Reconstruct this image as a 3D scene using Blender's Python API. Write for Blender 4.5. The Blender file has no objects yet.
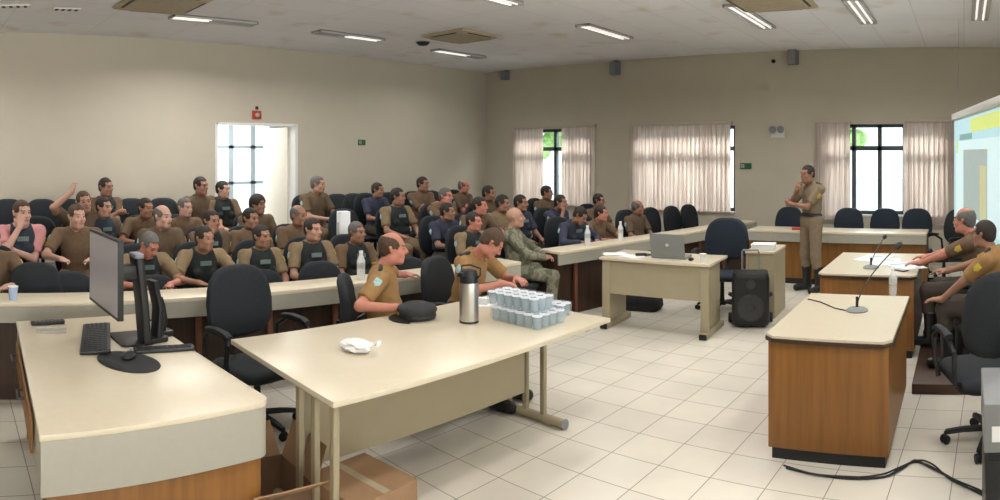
import bpy, math, random
import numpy as np
from mathutils import Vector, Matrix, Euler

# ------------------------------------------------------------------ camera, world, light, exposure
SC = bpy.context.scene
COL = SC.collection
HC = 1.85            # camera height
FPX, HORIZON, PX0 = 670.0, 153.0, 964.0   # cylinder radius in pixels, horizon row, column that looks along +Y
cam = bpy.data.cameras.new('camera')
cam.type = 'PANO'
cam.panorama_type = 'CENTRAL_CYLINDRICAL'
half = 500.0 / FPX
cam.central_cylindrical_radius = 1.0
cam.central_cylindrical_range_u_min = -half
cam.central_cylindrical_range_u_max = half
cam.central_cylindrical_range_v_min = (HORIZON - 500.0) / FPX
cam.central_cylindrical_range_v_max = HORIZON / FPX
cam.clip_start, cam.clip_end = 0.05, 200
camo = bpy.data.objects.new('camera', cam)
COL.objects.link(camo)
camo.location = (0, 0, HC)
camo.rotation_euler = (math.pi / 2, 0, (PX0 - 500.0) / FPX)
SC.camera = camo
SC.view_settings.view_transform = 'Standard'
SC.view_settings.look = 'None'
SC.view_settings.exposure = 0.0
SC.view_settings.gamma = 1.0
SC.view_settings.use_curve_mapping = False

world = bpy.data.worlds.new('world')
SC.world = world
world.use_nodes = True
wb = world.node_tree.nodes['Background']
wb.inputs['Color'].default_value = (0.86, 0.93, 1.0, 1)
wb.inputs['Strength'].default_value = 2.5

def area(name, loc, rot, sx, sy, power, color=(1, 1, 1), portal=False, spread=180):
    l = bpy.data.lights.new(name, 'AREA')
    l.shape = 'RECTANGLE'; l.size, l.size_y = sx, sy
    l.energy = power; l.color = color; l.spread = math.radians(spread)
    if portal:
        l.cycles.is_portal = True
    o = bpy.data.objects.new(name, l)
    o.location = loc; o.rotation_euler = rot
    COL.objects.link(o)
    return o

R90 = math.pi / 2
# daylight through the big windows of the side wall (x = +)
for yy, pw in ((-1.2, 290), (3.2, 150)):
    area('daylight', (4.05, yy, 1.75), (0, math.radians(126), 0), 1.9, 2.8, pw, (1.0, 0.96, 0.90), spread=110)
# daylight just outside the three windows of the far wall and the corridor window
# (portals: they only guide the sky light in)
DB, DL, HT = 11.0, 9.53, 3.59

# ------------------------------------------------------------------ picture-to-place helpers
def phi(px): return (px - PX0) / FPX
def at(px, py, z):
    d = (HC - z) * FPX / (py - HORIZON)
    return Vector((d * math.sin(phi(px)), d * math.cos(phi(px)), z))
def dist(v): return math.hypot(v[0], v[1])
def onback(px, y=DB): return y * math.tan(phi(px))
def zat(px, py, v): return HC - (py - HORIZON) * dist(v) / FPX

# ------------------------------------------------------------------ materials
MATS = {}
def mat(name, col, rough=0.6, metal=0.0, var=0.08, scale=12.0, spec=0.4, bump=0.0, emit=None, es=1.0, alpha=None, trans=None, aniso=None):
    if name in MATS: return MATS[name]
    m = bpy.data.materials.new(name); m.use_nodes = True
    nt = m.node_tree; b = nt.nodes['Principled BSDF']
    b.inputs['Roughness'].default_value = rough
    b.inputs['Metallic'].default_value = metal
    b.inputs['Specular IOR Level'].default_value = spec
    tc = nt.nodes.new('ShaderNodeTexCoord')
    nz = nt.nodes.new('ShaderNodeTexNoise'); nz.inputs['Scale'].default_value = scale
    nz.inputs['Detail'].default_value = 3
    mp = nt.nodes.new('ShaderNodeMapping')
    if aniso: mp.inputs['Scale'].default_value = aniso
    nt.links.new(tc.outputs['Object'], mp.inputs['Vector'])
    nt.links.new(mp.outputs['Vector'], nz.inputs['Vector'])
    r = nt.nodes.new('ShaderNodeValToRGB')
    c0 = [max(0, c * (1 - var)) for c in col]; c1 = [min(1, c * (1 + var)) for c in col]
    r.color_ramp.elements[0].position = 0.3; r.color_ramp.elements[1].position = 0.7
    r.color_ramp.elements[0].color = (*c0, 1); r.color_ramp.elements[1].color = (*c1, 1)
    nt.links.new(nz.outputs['Fac'], r.inputs['Fac'])
    nt.links.new(r.outputs['Color'], b.inputs['Base Color'])
    if bump:
        bp = nt.nodes.new('ShaderNodeBump'); bp.inputs['Strength'].default_value = bump
        nt.links.new(nz.outputs['Fac'], bp.inputs['Height']); nt.links.new(bp.outputs['Normal'], b.inputs['Normal'])
    if emit:
        b.inputs['Emission Color'].default_value = (*emit, 1); b.inputs['Emission Strength'].default_value = es
    if alpha is not None: b.inputs['Alpha'].default_value = alpha
    if trans is not None: b.inputs['Transmission Weight'].default_value = trans
    MATS[name] = m
    return m

def camo_mat(name):
    m = mat(name, (0.16, 0.15, 0.10), 0.85)
    nt = m.node_tree
    r = [n for n in nt.nodes if n.type == 'VALTORGB'][0]
    nz = [n for n in nt.nodes if n.type == 'TEX_NOISE'][0]; nz.inputs['Scale'].default_value = 9; nz.inputs['Detail'].default_value = 4
    cr = r.color_ramp; cr.interpolation = 'CONSTANT'
    cr.elements[0].position = 0; cr.elements[0].color = (0.10, 0.105, 0.07, 1)
    cr.elements[1].position = 0.45; cr.elements[1].color = (0.21, 0.20, 0.14, 1)
    e = cr.elements.new(0.55); e.color = (0.15, 0.15, 0.105, 1)
    e = cr.elements.new(0.63); e.color = (0.27, 0.25, 0.18, 1)
    return m

def tile_floor_mat():
    m = bpy.data.materials.new('ceramic_floor'); m.use_nodes = True
    nt = m.node_tree; b = nt.nodes['Principled BSDF']
    tc = nt.nodes.new('ShaderNodeTexCoord')
    g, t = 0.0527, 0.333
    sub = nt.nodes.new('ShaderNodeVectorMath'); sub.operation = 'SUBTRACT'
    sub.inputs[1].default_value = (-2.428, 3.267, 0)
    nt.links.new(tc.outputs['Object'], sub.inputs[0])
    comb = nt.nodes.new('ShaderNodeCombineXYZ')
    for k, v in enumerate(((math.cos(g) / t, -math.sin(g) / t, 0), (math.sin(g) / t, math.cos(g) / t, 0))):
        d = nt.nodes.new('ShaderNodeVectorMath'); d.operation = 'DOT_PRODUCT'; d.inputs[1].default_value = v
        nt.links.new(sub.outputs[0], d.inputs[0]); nt.links.new(d.outputs['Value'], comb.inputs[k])
    br = nt.nodes.new('ShaderNodeTexBrick')
    br.offset = 0; br.squash = 1
    br.inputs['Scale'].default_value = 1; br.inputs['Brick Width'].default_value = 1; br.inputs['Row Height'].default_value = 1
    br.inputs['Mortar Size'].default_value = 0.011; br.inputs['Mortar Smooth'].default_value = 0.3
    br.inputs['Color1'].default_value = (0.74, 0.70, 0.60, 1); br.inputs['Color2'].default_value = (0.70, 0.66, 0.57, 1)
    br.inputs['Mortar'].default_value = (0.27, 0.24, 0.19, 1)
    nt.links.new(comb.outputs[0], br.inputs['Vector'])
    nz = nt.nodes.new('ShaderNodeTexNoise'); nz.inputs['Scale'].default_value = 1.1; nz.inputs['Detail'].default_value = 4
    nt.links.new(tc.outputs['Object'], nz.inputs['Vector'])
    mx = nt.nodes.new('ShaderNodeMix'); mx.data_type = 'RGBA'; mx.blend_type = 'MULTIPLY'
    rr = nt.nodes.new('ShaderNodeValToRGB'); rr.color_ramp.elements[0].color = (0.86, 0.86, 0.87, 1); rr.color_ramp.elements[1].color = (1, 1, 1, 1)
    rr.color_ramp.elements[0].position = 0.35; rr.color_ramp.elements[1].position = 0.6
    nt.links.new(nz.outputs['Fac'], rr.inputs['Fac'])
    mx.inputs['Factor'].default_value = 1
    nt.links.new(br.outputs['Color'], mx.inputs['A']); nt.links.new(rr.outputs['Color'], mx.inputs['B'])
    nt.links.new(mx.outputs['Result'], b.inputs['Base Color'])
    b.inputs['Roughness'].default_value = 0.28; b.inputs['Specular IOR Level'].default_value = 0.45
    return m

def ceiling_mat():
    m = bpy.data.materials.new('ceiling_tiles'); m.use_nodes = True
    nt = m.node_tree; b = nt.nodes['Principled BSDF']
    tc = nt.nodes.new('ShaderNodeTexCoord')
    br = nt.nodes.new('ShaderNodeTexBrick'); br.offset = 0; br.squash = 1
    br.inputs['Scale'].default_value = 1; br.inputs['Brick Width'].default_value = 0.625; br.inputs['Row Height'].default_value = 1.25
    br.inputs['Mortar Size'].default_value = 0.006; br.inputs['Mortar Smooth'].default_value = 0.5
    br.inputs['Color1'].default_value = (0.87, 0.86, 0.89, 1); br.inputs['Color2'].default_value = (0.84, 0.83, 0.86, 1)
    br.inputs['Mortar'].default_value = (0.66, 0.65, 0.63, 1)
    nt.links.new(tc.outputs['Object'], br.inputs['Vector'])
    nz = nt.nodes.new('ShaderNodeTexNoise'); nz.inputs['Scale'].default_value = 1.7; nz.inputs['Detail'].default_value = 2
    nt.links.new(tc.outputs['Object'], nz.inputs['Vector'])
    rr = nt.nodes.new('ShaderNodeValToRGB')
    rr.color_ramp.elements[0].position = 0.25; rr.color_ramp.elements[0].color = (0.84, 0.78, 0.68, 1)
    rr.color_ramp.elements[1].position = 0.40; rr.color_ramp.elements[1].color = (1, 1, 1, 1)
    nt.links.new(nz.outputs['Fac'], rr.inputs['Fac'])
    mx = nt.nodes.new('ShaderNodeMix'); mx.data_type = 'RGBA'; mx.blend_type = 'MULTIPLY'; mx.inputs['Factor'].default_value = 1
    nt.links.new(br.outputs['Color'], mx.inputs['A']); nt.links.new(rr.outputs['Color'], mx.inputs['B'])
    nt.links.new(mx.outputs['Result'], b.inputs['Base Color'])
    b.inputs['Roughness'].default_value = 0.9
    return m

def wood_mat(name, c0, c1, vertical=True):
    m = mat(name, c0, 0.42, var=0, scale=1.0)
    nt = m.node_tree
    r = [n for n in nt.nodes if n.type == 'VALTORGB'][0]
    mp = [n for n in nt.nodes if n.type == 'MAPPING'][0]
    nz = [n for n in nt.nodes if n.type == 'TEX_NOISE'][0]
    mp.inputs['Scale'].default_value = (14, 14, 0.7) if vertical else (0.7, 14, 14)
    nz.inputs['Scale'].default_value = 2.0; nz.inputs['Detail'].default_value = 5
    r.color_ramp.elements[0].color = (*c0, 1); r.color_ramp.elements[1].color = (*c1, 1)
    return m

def blind_mat():
    m = bpy.data.materials.new('blind_fabric'); m.use_nodes = True
    nt = m.node_tree; nt.nodes.remove(nt.nodes['Principled BSDF'])
    out = nt.nodes['Material Output']
    tc = nt.nodes.new('ShaderNodeTexCoord'); wv = nt.nodes.new('ShaderNodeTexNoise')
    mp = nt.nodes.new('ShaderNodeMapping'); mp.inputs['Scale'].default_value = (14, 14, 0.3)
    nt.links.new(tc.outputs['Object'], mp.inputs['Vector']); nt.links.new(mp.outputs['Vector'], wv.inputs['Vector'])
    rr = nt.nodes.new('ShaderNodeValToRGB')
    rr.color_ramp.elements[0].color = (0.66, 0.56, 0.52, 1); rr.color_ramp.elements[1].color = (0.88, 0.83, 0.79, 1)
    rr.color_ramp.elements[0].position = 0.35; rr.color_ramp.elements[1].position = 0.65
    nt.links.new(wv.outputs['Fac'], rr.inputs['Fac'])
    d = nt.nodes.new('ShaderNodeBsdfDiffuse'); t = nt.nodes.new('ShaderNodeBsdfTranslucent'); mx = nt.nodes.new('ShaderNodeMixShader')
    nt.links.new(rr.outputs['Color'], d.inputs['Color']); nt.links.new(rr.outputs['Color'], t.inputs['Color'])
    mx.inputs[0].default_value = 0.6
    nt.links.new(d.outputs[0], mx.inputs[1]); nt.links.new(t.outputs[0], mx.inputs[2]); nt.links.new(mx.outputs[0], out.inputs['Surface'])
    return m

def glass_mat():
    m = bpy.data.materials.new('window_glass'); m.use_nodes = True
    nt = m.node_tree; nt.nodes.remove(nt.nodes['Principled BSDF'])
    out = nt.nodes['Material Output']
    t = nt.nodes.new('ShaderNodeBsdfTransparent'); g = nt.nodes.new('ShaderNodeBsdfGlossy'); mx = nt.nodes.new('ShaderNodeMixShader')
    g.inputs['Roughness'].default_value = 0.05; mx.inputs[0].default_value = 0.06
    t.inputs['Color'].default_value = (0.93, 0.97, 0.96, 1)
    nt.links.new(t.outputs[0], mx.inputs[1]); nt.links.new(g.outputs[0], mx.inputs[2]); nt.links.new(mx.outputs[0], out.inputs['Surface'])
    return m

def clear_mat(name, col, a):
    m = bpy.data.materials.new(name); m.use_nodes = True
    nt = m.node_tree; b = nt.nodes['Principled BSDF']
    b.inputs['Base Color'].default_value = (*col, 1); b.inputs['Roughness'].default_value = 0.12
    b.inputs['Alpha'].default_value = a; b.inputs['Specular IOR Level'].default_value = 0.8
    return m

M = dict(
    wall=mat('wall_paint', (0.52, 0.475, 0.385), 0.85, var=0.02, scale=3),
    floor=tile_floor_mat(), ceil=ceiling_mat(),
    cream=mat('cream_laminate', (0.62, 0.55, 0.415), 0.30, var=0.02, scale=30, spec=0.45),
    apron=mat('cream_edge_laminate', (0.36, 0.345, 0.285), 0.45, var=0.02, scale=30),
    steelcream=mat('cream_painted_steel', (0.36, 0.31, 0.205), 0.45, var=0.02),
    wood=wood_mat('honey_wood', (0.19, 0.080, 0.018), (0.26, 0.115, 0.027)),
    darkwood=wood_mat('dark_wood', (0.030, 0.016, 0.010), (0.055, 0.028, 0.016)),
    dais=wood_mat('dais_wood', (0.035, 0.017, 0.010), (0.06, 0.03, 0.017), False),
    post=mat('reddish_wood_post', (0.16, 0.06, 0.035), 0.5),
    blackplastic=mat('black_plastic', (0.012, 0.013, 0.014), 0.42, var=0.1, scale=40),
    softblack=mat('black_rubber', (0.02, 0.021, 0.023), 0.7, var=0.1, scale=40),
    chairfab=mat('black_chair_fabric', (0.012, 0.015, 0.019), 0.8, var=0.2, scale=60, bump=0.1),
    chairfabw=mat('grey_worn_chair_edge', (0.10, 0.11, 0.12), 0.6, var=0.2, scale=30),
    chairblue=mat('navy_chair_fabric', (0.009, 0.018, 0.032), 0.75, var=0.15, scale=60),
    steel=mat('brushed_steel', (0.50, 0.49, 0.47), 0.32, metal=1.0, var=0.08, scale=6, aniso=(30, 30, 1)),
    chrome=mat('chrome', (0.7, 0.7, 0.7), 0.15, metal=1.0, var=0.02),
    doorcream=mat('cream_door_paint', (0.80, 0.75, 0.66), 0.6, var=0.02),
    white=mat('white_plastic', (0.75, 0.75, 0.73), 0.5, var=0.02),
    paper=mat('white_paper', (0.80, 0.81, 0.84), 0.8, var=0.02),
    bag=mat('crumpled_white_bag', (0.82, 0.82, 0.82), 0.55, var=0.03, scale=20, bump=0.3),
    greymetal=mat('grey_metal', (0.22, 0.23, 0.23), 0.45, var=0.03),
    windowframe=mat('dark_window_frame', (0.07, 0.08, 0.09), 0.5, var=0.03),
    blueframe=mat('pale_blue_frame', (0.50, 0.60, 0.70), 0.5, var=0.02),
    blind=blind_mat(), glass=glass_mat(),
    rail=mat('blind_rail', (0.50, 0.44, 0.38), 0.6, var=0.02),
    screenglass=mat('grey_monitor_glass', (0.36, 0.35, 0.39), 0.3, var=0.05, scale=3, spec=0.6),  # grey base colour stands in for the reflection on the screen
    kraft=mat('kraft_cardboard', (0.33, 0.20, 0.11), 0.85, var=0.10, scale=8),
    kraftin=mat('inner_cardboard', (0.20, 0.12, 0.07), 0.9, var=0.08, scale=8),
    green=mat('green_sign', (0.02, 0.12, 0.05), 0.5), red=mat('red_plastic', (0.45, 0.05, 0.03), 0.5),
    lampglass=mat('lamp_reflector', (0.45, 0.44, 0.43), 0.3, var=0.02),
    tubeglow=mat('tube_glow', (0.9, 0.9, 0.9), 0.4, emit=(1.0, 0.93, 0.86), es=0.75),  # glow serves faintly lit tubes and imitated reflections alike
    tubeoff=mat('unlit_tube', (0.35, 0.34, 0.34), 0.3, var=0.02),
    beige=mat('beige_vent_plastic', (0.42, 0.35, 0.24), 0.6), beigedark=mat('dark_vent_slot', (0.06, 0.05, 0.04), 0.7),
    greyplastic=mat('grey_plastic', (0.22, 0.22, 0.25), 0.5),
    cupplastic=clear_mat('blue_clear_plastic', (0.38, 0.54, 0.62), 0.5),
    foil=mat('silver_white_foil', (0.70, 0.74, 0.80), 0.4, var=0.12, scale=25),
    bottle=clear_mat('clear_bottle', (0.75, 0.80, 0.80), 0.35),
    bottlew=clear_mat('milky_bottle', (0.85, 0.88, 0.88), 0.75),
    bluecup=clear_mat('translucent_blue_cup', (0.50, 0.62, 0.85), 0.75),
    khaki=mat('khaki_brown_cloth', (0.14, 0.087, 0.050), 0.85, var=0.12, scale=22),
    khaki2=mat('olive_brown_cloth', (0.115, 0.077, 0.046), 0.85, var=0.12, scale=22),
    mustard=mat('mustard_khaki_cloth', (0.29, 0.165, 0.062), 0.85, var=0.10, scale=22),
    tan=mat('tan_sleeve_cloth', (0.21, 0.15, 0.085), 0.85, var=0.12, scale=22),
    standkhaki=mat('greyish_khaki_cloth', (0.22, 0.165, 0.11), 0.85, var=0.10, scale=22),
    navyshirt=mat('navy_cloth', (0.035, 0.04, 0.07), 0.85, var=0.12, scale=22),
    vest=mat('black_vest_cloth', (0.012, 0.016, 0.017), 0.8, var=0.25, scale=30, bump=0.1),
    navyvest=mat('navy_vest_cloth', (0.02, 0.028, 0.045), 0.8, var=0.2, scale=30),
    pink=mat('pink_cloth', (0.55, 0.24, 0.24), 0.8, var=0.08), trouser=mat('dark_trouser_cloth', (0.05, 0.04, 0.03), 0.85),
    camo=camo_mat('olive_camouflage_cloth'), boot=mat('black_boot_leather', (0.012, 0.012, 0.012), 0.35), brownboot=mat('tan_boot_suede', (0.12, 0.08, 0.05), 0.8),
    hairdark=mat('dark_hair', (0.025, 0.018, 0.014), 0.7, var=0.3, scale=60), hairgrey=mat('grey_hair', (0.12, 0.11, 0.105), 0.75, var=0.2, scale=60),
    hairbrown=mat('brown_hair', (0.07, 0.04, 0.022), 0.7, var=0.3, scale=60),
    skin=mat('skin_medium', (0.42, 0.235, 0.165), 0.55, var=0.06, scale=14), skin2=mat('skin_brown', (0.30, 0.155, 0.10), 0.55, var=0.06, scale=14),
    skin3=mat('skin_fair', (0.52, 0.31, 0.24), 0.55, var=0.06, scale=14), skinred=mat('skin_ruddy', (0.48, 0.20, 0.14), 0.55, var=0.06, scale=14),
    eye=mat('eye_dark', (0.03, 0.02, 0.018), 0.2), lip=mat('lip', (0.33, 0.13, 0.10), 0.5), brow=mat('eyebrow', (0.13, 0.075, 0.05), 0.8),
    patch=mat('pale_teal_patch', (0.32, 0.48, 0.50), 0.7, var=0.3, scale=60), vestpatch=mat('dim_teal_patch', (0.13, 0.18, 0.17), 0.8, var=0.4, scale=120), patchw=mat('pale_grey_patch', (0.42, 0.43, 0.42), 0.7, var=0.3, scale=80),
    yellow=mat('yellow_badge', (0.55, 0.42, 0.06), 0.6), leaf=mat('bright_leaves', (0.34, 0.55, 0.20), 0.8, var=0.4, scale=6, bump=0.5),
    bark=mat('bark', (0.12, 0.08, 0.05), 0.9), grey=mat('carpet_tier', (0.10, 0.095, 0.09), 0.9),
    bagblack=mat('black_bag_fabric', (0.02, 0.02, 0.022), 0.85, bump=0.2),
    speakercone=mat('speaker_cone', (0.04, 0.04, 0.042), 0.6), grille=mat('speaker_grille', (0.01, 0.011, 0.012), 0.5, var=0.3, scale=120),
)

# ------------------------------------------------------------------ object helpers
def setp(o, label=None, cat=None, group=None, kind=None):
    if label: o['label'] = label
    if cat: o['category'] = cat
    if group: o['group'] = group
    if kind: o['kind'] = kind
    return o

def empty(name, loc=(0, 0, 0), rz=0.0, label=None, cat=None, group=None):
    o = bpy.data.objects.new(name, None)
    o.empty_display_size = 0.1
    COL.objects.link(o); o.location = loc; o.rotation_euler = (0, 0, rz)
    return setp(o, label, cat, group)

class MB:
    """collects shapes into one mesh"""
    def __init__(s): s.v = []; s.f = []; s.mi = []; s.cur = 0
    def add(s, vs, fs, M4=None):
        n = len(s.v)
        for v in vs:
            v = Vector(v)
            s.v.append(tuple(M4 @ v) if M4 is not None else tuple(v))
        for f in fs:
            s.f.append([i + n for i in f]); s.mi.append(s.cur)
        return s
    def m(s, k): s.cur = k; return s
    def box(s, x0, x1, y0, y1, z0, z1, M4=None):
        vs = [(x, y, z) for x in (x0, x1) for y in (y0, y1) for z in (z0, z1)]
        return s.add(vs, [(0, 1, 3, 2), (4, 6, 7, 5), (0, 4, 5, 1), (2, 3, 7, 6), (0, 2, 6, 4), (1, 5, 7, 3)], M4)
    def prism(s, poly, z0, z1, M4=None):
        n = len(poly)
        vs = [(x, y, z0) for x, y in poly] + [(x, y, z1) for x, y in poly]
        fs = [tuple(range(n - 1, -1, -1)), tuple(range(n, 2 * n))] + [(i, (i + 1) % n, n + (i + 1) % n, n + i) for i in range(n)]
        return s.add(vs, fs, M4)
    def loft(s, rings, close=True, caps=True, M4=None):
        n = len(rings[0]); vs = [p for r in rings for p in r]; fs = []
        for k in range(len(rings) - 1):
            for i in range(n if close else n - 1):
                j = (i + 1) % n
                fs.append((k * n + i, k * n + j, (k + 1) * n + j, (k + 1) * n + i))
        if caps:
            fs.append(tuple(range(n - 1, -1, -1))); b = (len(rings) - 1) * n; fs.append(tuple(range(b, b + n)))
        return s.add(vs, fs, M4)
    def lathe(s, prof, n=24, M4=None):
        rings = [[(r * math.cos(2 * math.pi * i / n), r * math.sin(2 * math.pi * i / n), z) for i in range(n)] for r, z in prof]
        return s.loft(rings, True, True, M4)
    def tube(s, pts, r, n=8, M4=None):
        pts = [Vector(p) for p in pts]; rs = r if isinstance(r, (list, tuple)) else [r] * len(pts)
        rings = []; up = None
        for i, p in enumerate(pts):
            t = (pts[min(i + 1, len(pts) - 1)] - pts[max(i - 1, 0)]).normalized()
            if up is None: up = Vector((0, 0, 1)) if abs(t.z) < 0.9 else Vector((1, 0, 0))
            a = t.cross(up).normalized(); b = a.cross(t).normalized(); up = b
            rings.append([tuple(p + rs[i] * (math.cos(2 * math.pi * k / n) * a + math.sin(2 * math.pi * k / n) * b)) for k in range(n)])
        return s.loft(rings, True, True, M4)
    def ell(s, c, r, nu=16, nv=10, M4=None):
        rings = []
        for j in range(1, nv):
            th = math.pi * j / nv
            rings.append([(c[0] + r[0] * math.sin(th) * math.cos(2 * math.pi * i / nu), c[1] + r[1] * math.sin(th) * math.sin(2 * math.pi * i / nu), c[2] - r[2] * math.cos(th)) for i in range(nu)])
        return s.loft(rings, True, True, M4)
    def build(s, name, mats, parent=None, smooth=40, bevel=0.0, seg=2):
        me = bpy.data.meshes.new(name)
        me.from_pydata(s.v, [], s.f)
        if not isinstance(mats, (list, tuple)): mats = [mats]
        for mm in mats: me.materials.append(mm)
        me.polygons.foreach_set('material_index', s.mi)
        import bmesh
        bm = bmesh.new(); bm.from_mesh(me); bmesh.ops.recalc_face_normals(bm, faces=bm.faces)
        if bevel:
            es = [e for e in bm.edges if len(e.link_faces) == 2 and e.calc_face_angle(0) > math.radians(35)]
            bmesh.ops.bevel(bm, geom=es, offset=bevel, segments=seg, affect='EDGES', profile=0.5, clamp_overlap=True)
        bm.to_mesh(me); bm.free()
        me.shade_smooth(); me.set_sharp_from_angle(angle=math.radians(smooth))
        o = bpy.data.objects.new(name, me); COL.objects.link(o)
        if parent is not None: o.parent = parent
        return o

def copy_tree(o, parent=None):
    c = o.copy(); COL.objects.link(c)
    if parent is not None: c.parent = parent
    for ch in list(o.children): copy_tree(ch, c)
    return c

def struct(o): return setp(o, kind='structure')
def rrect(w, d, r, n=5):
    pts = []
    for cx, cy, a0 in ((w / 2 - r, d / 2 - r, 0), (-w / 2 + r, d / 2 - r, 90), (-w / 2 + r, -d / 2 + r, 180), (w / 2 - r, -d / 2 + r, 270)):
        for k in range(n + 1):
            a = math.radians(a0 + 90 * k / n); pts.append((cx + r * math.cos(a), cy + r * math.sin(a)))
    return pts

# ------------------------------------------------------------------ room shell
TH = 0.2
XR, YF = 4.0, -3.0
def wall_with_holes(name, axis, pos, a0, a1, holes, z1=HT, thick=TH, sign=1):
    """axis 'y': wall plane y=pos spanning x a0..a1; axis 'x': plane x=pos spanning y. thickness grows outwards (sign)"""
    mb = MB()
    def bx(u0, u1, z0_, z1_):
        if u1 - u0 < 1e-4 or z1_ - z0_ < 1e-4: return
        lo, hi = (pos, pos + sign * thick) if sign > 0 else (pos + sign * thick, pos)
        if axis == 'y': mb.box(u0, u1, lo, hi, z0_, z1_)
        else: mb.box(lo, hi, u0, u1, z0_, z1_)
    cur = a0
    for (h0, h1, b, t) in sorted(holes):
        bx(cur, h0, 0, z1); bx(h0, h1, 0, b); bx(h0, h1, t, z1); cur = h1
    bx(cur, a1, 0, z1)
    return struct(mb.build(name, M['wall']))

struct(MB().box(-13, XR + .4, YF - .4, DB + .4, -0.12, 0).build('floor', M['floor']))
struct(MB().box(-DL - .2, XR + .4, YF - .4, DB + .4, HT, HT + .12).build('ceiling', M['ceil']))

WZ0, WZ1 = 0.83, 2.33
W1 = (onback(518), onback(592)); W2 = (onback(636), onback(735)); W3 = (onback(826), onback(945))
wall_with_holes('wall_back', 'y', DB, -DL - TH, XR + TH, [(*W1, WZ0, WZ1), (*W2, WZ0, WZ1), (*W3, WZ0, WZ1)])
DY0, DY1, DZ = 4.665, 6.16, 2.31
wall_with_holes('wall_left', 'x', -DL, YF, DB, [(DY0, DY1, 0, DZ)], sign=-1)
wall_with_holes('wall_right', 'x', XR, YF - TH, DB, [(-2.6, .2, .8, 2.7), (1.8, 4.6, .8, 2.7)])
wall_with_holes('wall_front', 'y', YF, -DL - TH, XR, [], sign=-1)

def window_unit(name, x0, x1, z0, z1, y, mull, transom, fm, parent_loc=None, axis='y'):
    t = empty(name, ((x0 + x1) / 2, y, z0) if axis == 'y' else (y, (x0 + x1) / 2, z0), 0 if axis == 'y' else R90)
    w = (x1 - x0) / 2; h = z1 - z0; f = .055
    mb = MB()
    mb.box(-w, -w + f, -.04, .04, 0, h).box(w - f, w, -.04, .04, 0, h).box(-w, w, -.04, .04, 0, f).box(-w, w, -.04, .04, h - f, h)
    for mx in mull: mb.box(mx - f * .6, mx + f * .6, -.04, .04, 0, h)
    if transom: mb.box(-w, w, -.04, .04, transom - f * .7, transom + f * .7)
    mb.build('frame', fm, t)
    MB().box(-w + .02, w - .02, -.006, .006, .03, h - .03).build('glass', M['glass'], t)
    MB().box(-w, w, -.16, .0, -.03, .0).build('sill', M['white'], t) if axis == 'y' else None
    setp(t, kind='structure'); return t

for k, (a, b) in enumerate((W1, W2, W3)):
    gl = onback(879) - (a + b) / 2 if k == 2 else 0
    mulls = ([onback(853) - (a + b) / 2, gl, onback(904) - (a + b) / 2] if k == 2 else [onback(553) - (a + b) / 2, onback(572) - (a + b) / 2] if k == 0 else [-.4, .4])
    window_unit('window_%d' % (k + 1), a, b, WZ0, WZ1, DB + .12, mulls, WZ1 - WZ0 - .40, M['windowframe'])
    area('sky_portal', ((a + b) / 2, DB + .3, (WZ0 + WZ1) / 2), (-R90, 0, 0), b - a, WZ1 - WZ0, 10, portal=True)
for k, (a, b) in enumerate(((-2.6, .2), (1.8, 4.6))):
    window_unit('window_%d' % (k + 4), a, b, .8, 2.7, XR + .15, [-.5, .5], 1.3, M['windowframe'], axis='x')
# daylight falling slantwise onto the outer side of the far windows
for k, (a, b) in enumerate((W1, W2, W3)):
    area('daylight', ((a + b) / 2, DB + 1.7, 3.7), (-math.radians(52), 0, 0), b - a + .3, 1.0, 370, (1.0, .98, .95))

# corridor beyond the doorway
CX = -11.9
cm = MB().box(CX - .1, CX, 3.0, 6.45, 0, 0.25).box(CX - .1, CX, 3.0, 4.9, .25, 2.75).box(CX - .1, CX, 3.0, 9.6, 2.72, 3.0)
cm.box(CX - .1, CX, 7.15, 9.6, 0, 2.75).box(CX - .1, CX, 6.4, 7.2, 0, .25)
struct(cm.build('wall_corridor_far', M['wall']))
struct(MB().box(CX, -DL - TH, 3.0, 3.1, 0, 3.0).box(CX, -DL - TH, 9.5, 9.6, 0, 3.0).build('wall_corridor_sides', M['wall']))
struct(MB().box(CX - .1, -DL - TH, 3.0, 9.6, 3.0, 3.1).build('ceiling_corridor', M['ceil']))
d1 = empty('window_6', (CX - .04, 6.05, .25)); setp(d1, kind='structure')
mb = MB()
for yy in (-1.1, -.72, .10, .60, 1.04): mb.box(-.04, .04, yy - .055, yy + .055, 0, 2.47)
for zz in (0.03, 1.0, 1.72, 2.44): mb.box(-.04, .04, -1.1, 1.1, zz - .03, zz + .03)
mb.build('frame', M['blueframe'], d1)
MB().box(-.008, .008, -1.1, 1.1, .02, 2.45).build('glass', M['glass'], d1)
area('sky_portal', (CX - .25, 6.05, 1.5), (0, -R90, 0), 2.4, 2.2, 10, portal=True)
area('daylight', (CX - .6, 6.0, 1.6), (0, -R90, 0), 2.4, 2.6, 110, (0.93, 0.97, 1.0))
dr = empty('door_1', (-DL, (DY0 + DY1) / 2, 0)); setp(dr, kind='structure')
w = (DY1 - DY0) / 2
MB().box(-.21, .012, -w - .03, -w + .02, 0, DZ + .03).box(-.21, .012, w - .02, w + .03, 0, DZ + .03).box(-.21, .012, -w, w, DZ - .01, DZ + .03).build('frame', M['white'], dr)
lf = MB().box(-1.02, -.2, -.02, .02, 0.01, DZ - .02).build('leaf', M['doorcream'], dr, bevel=.003); lf.location = (0, w - .03, 0)
MB().tube([(-.93, -.02, 1.0), (-.93, -.07, 1.0), (-.80, -.07, 1.0)], .009).build('handle', M['chrome'], lf)

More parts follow.
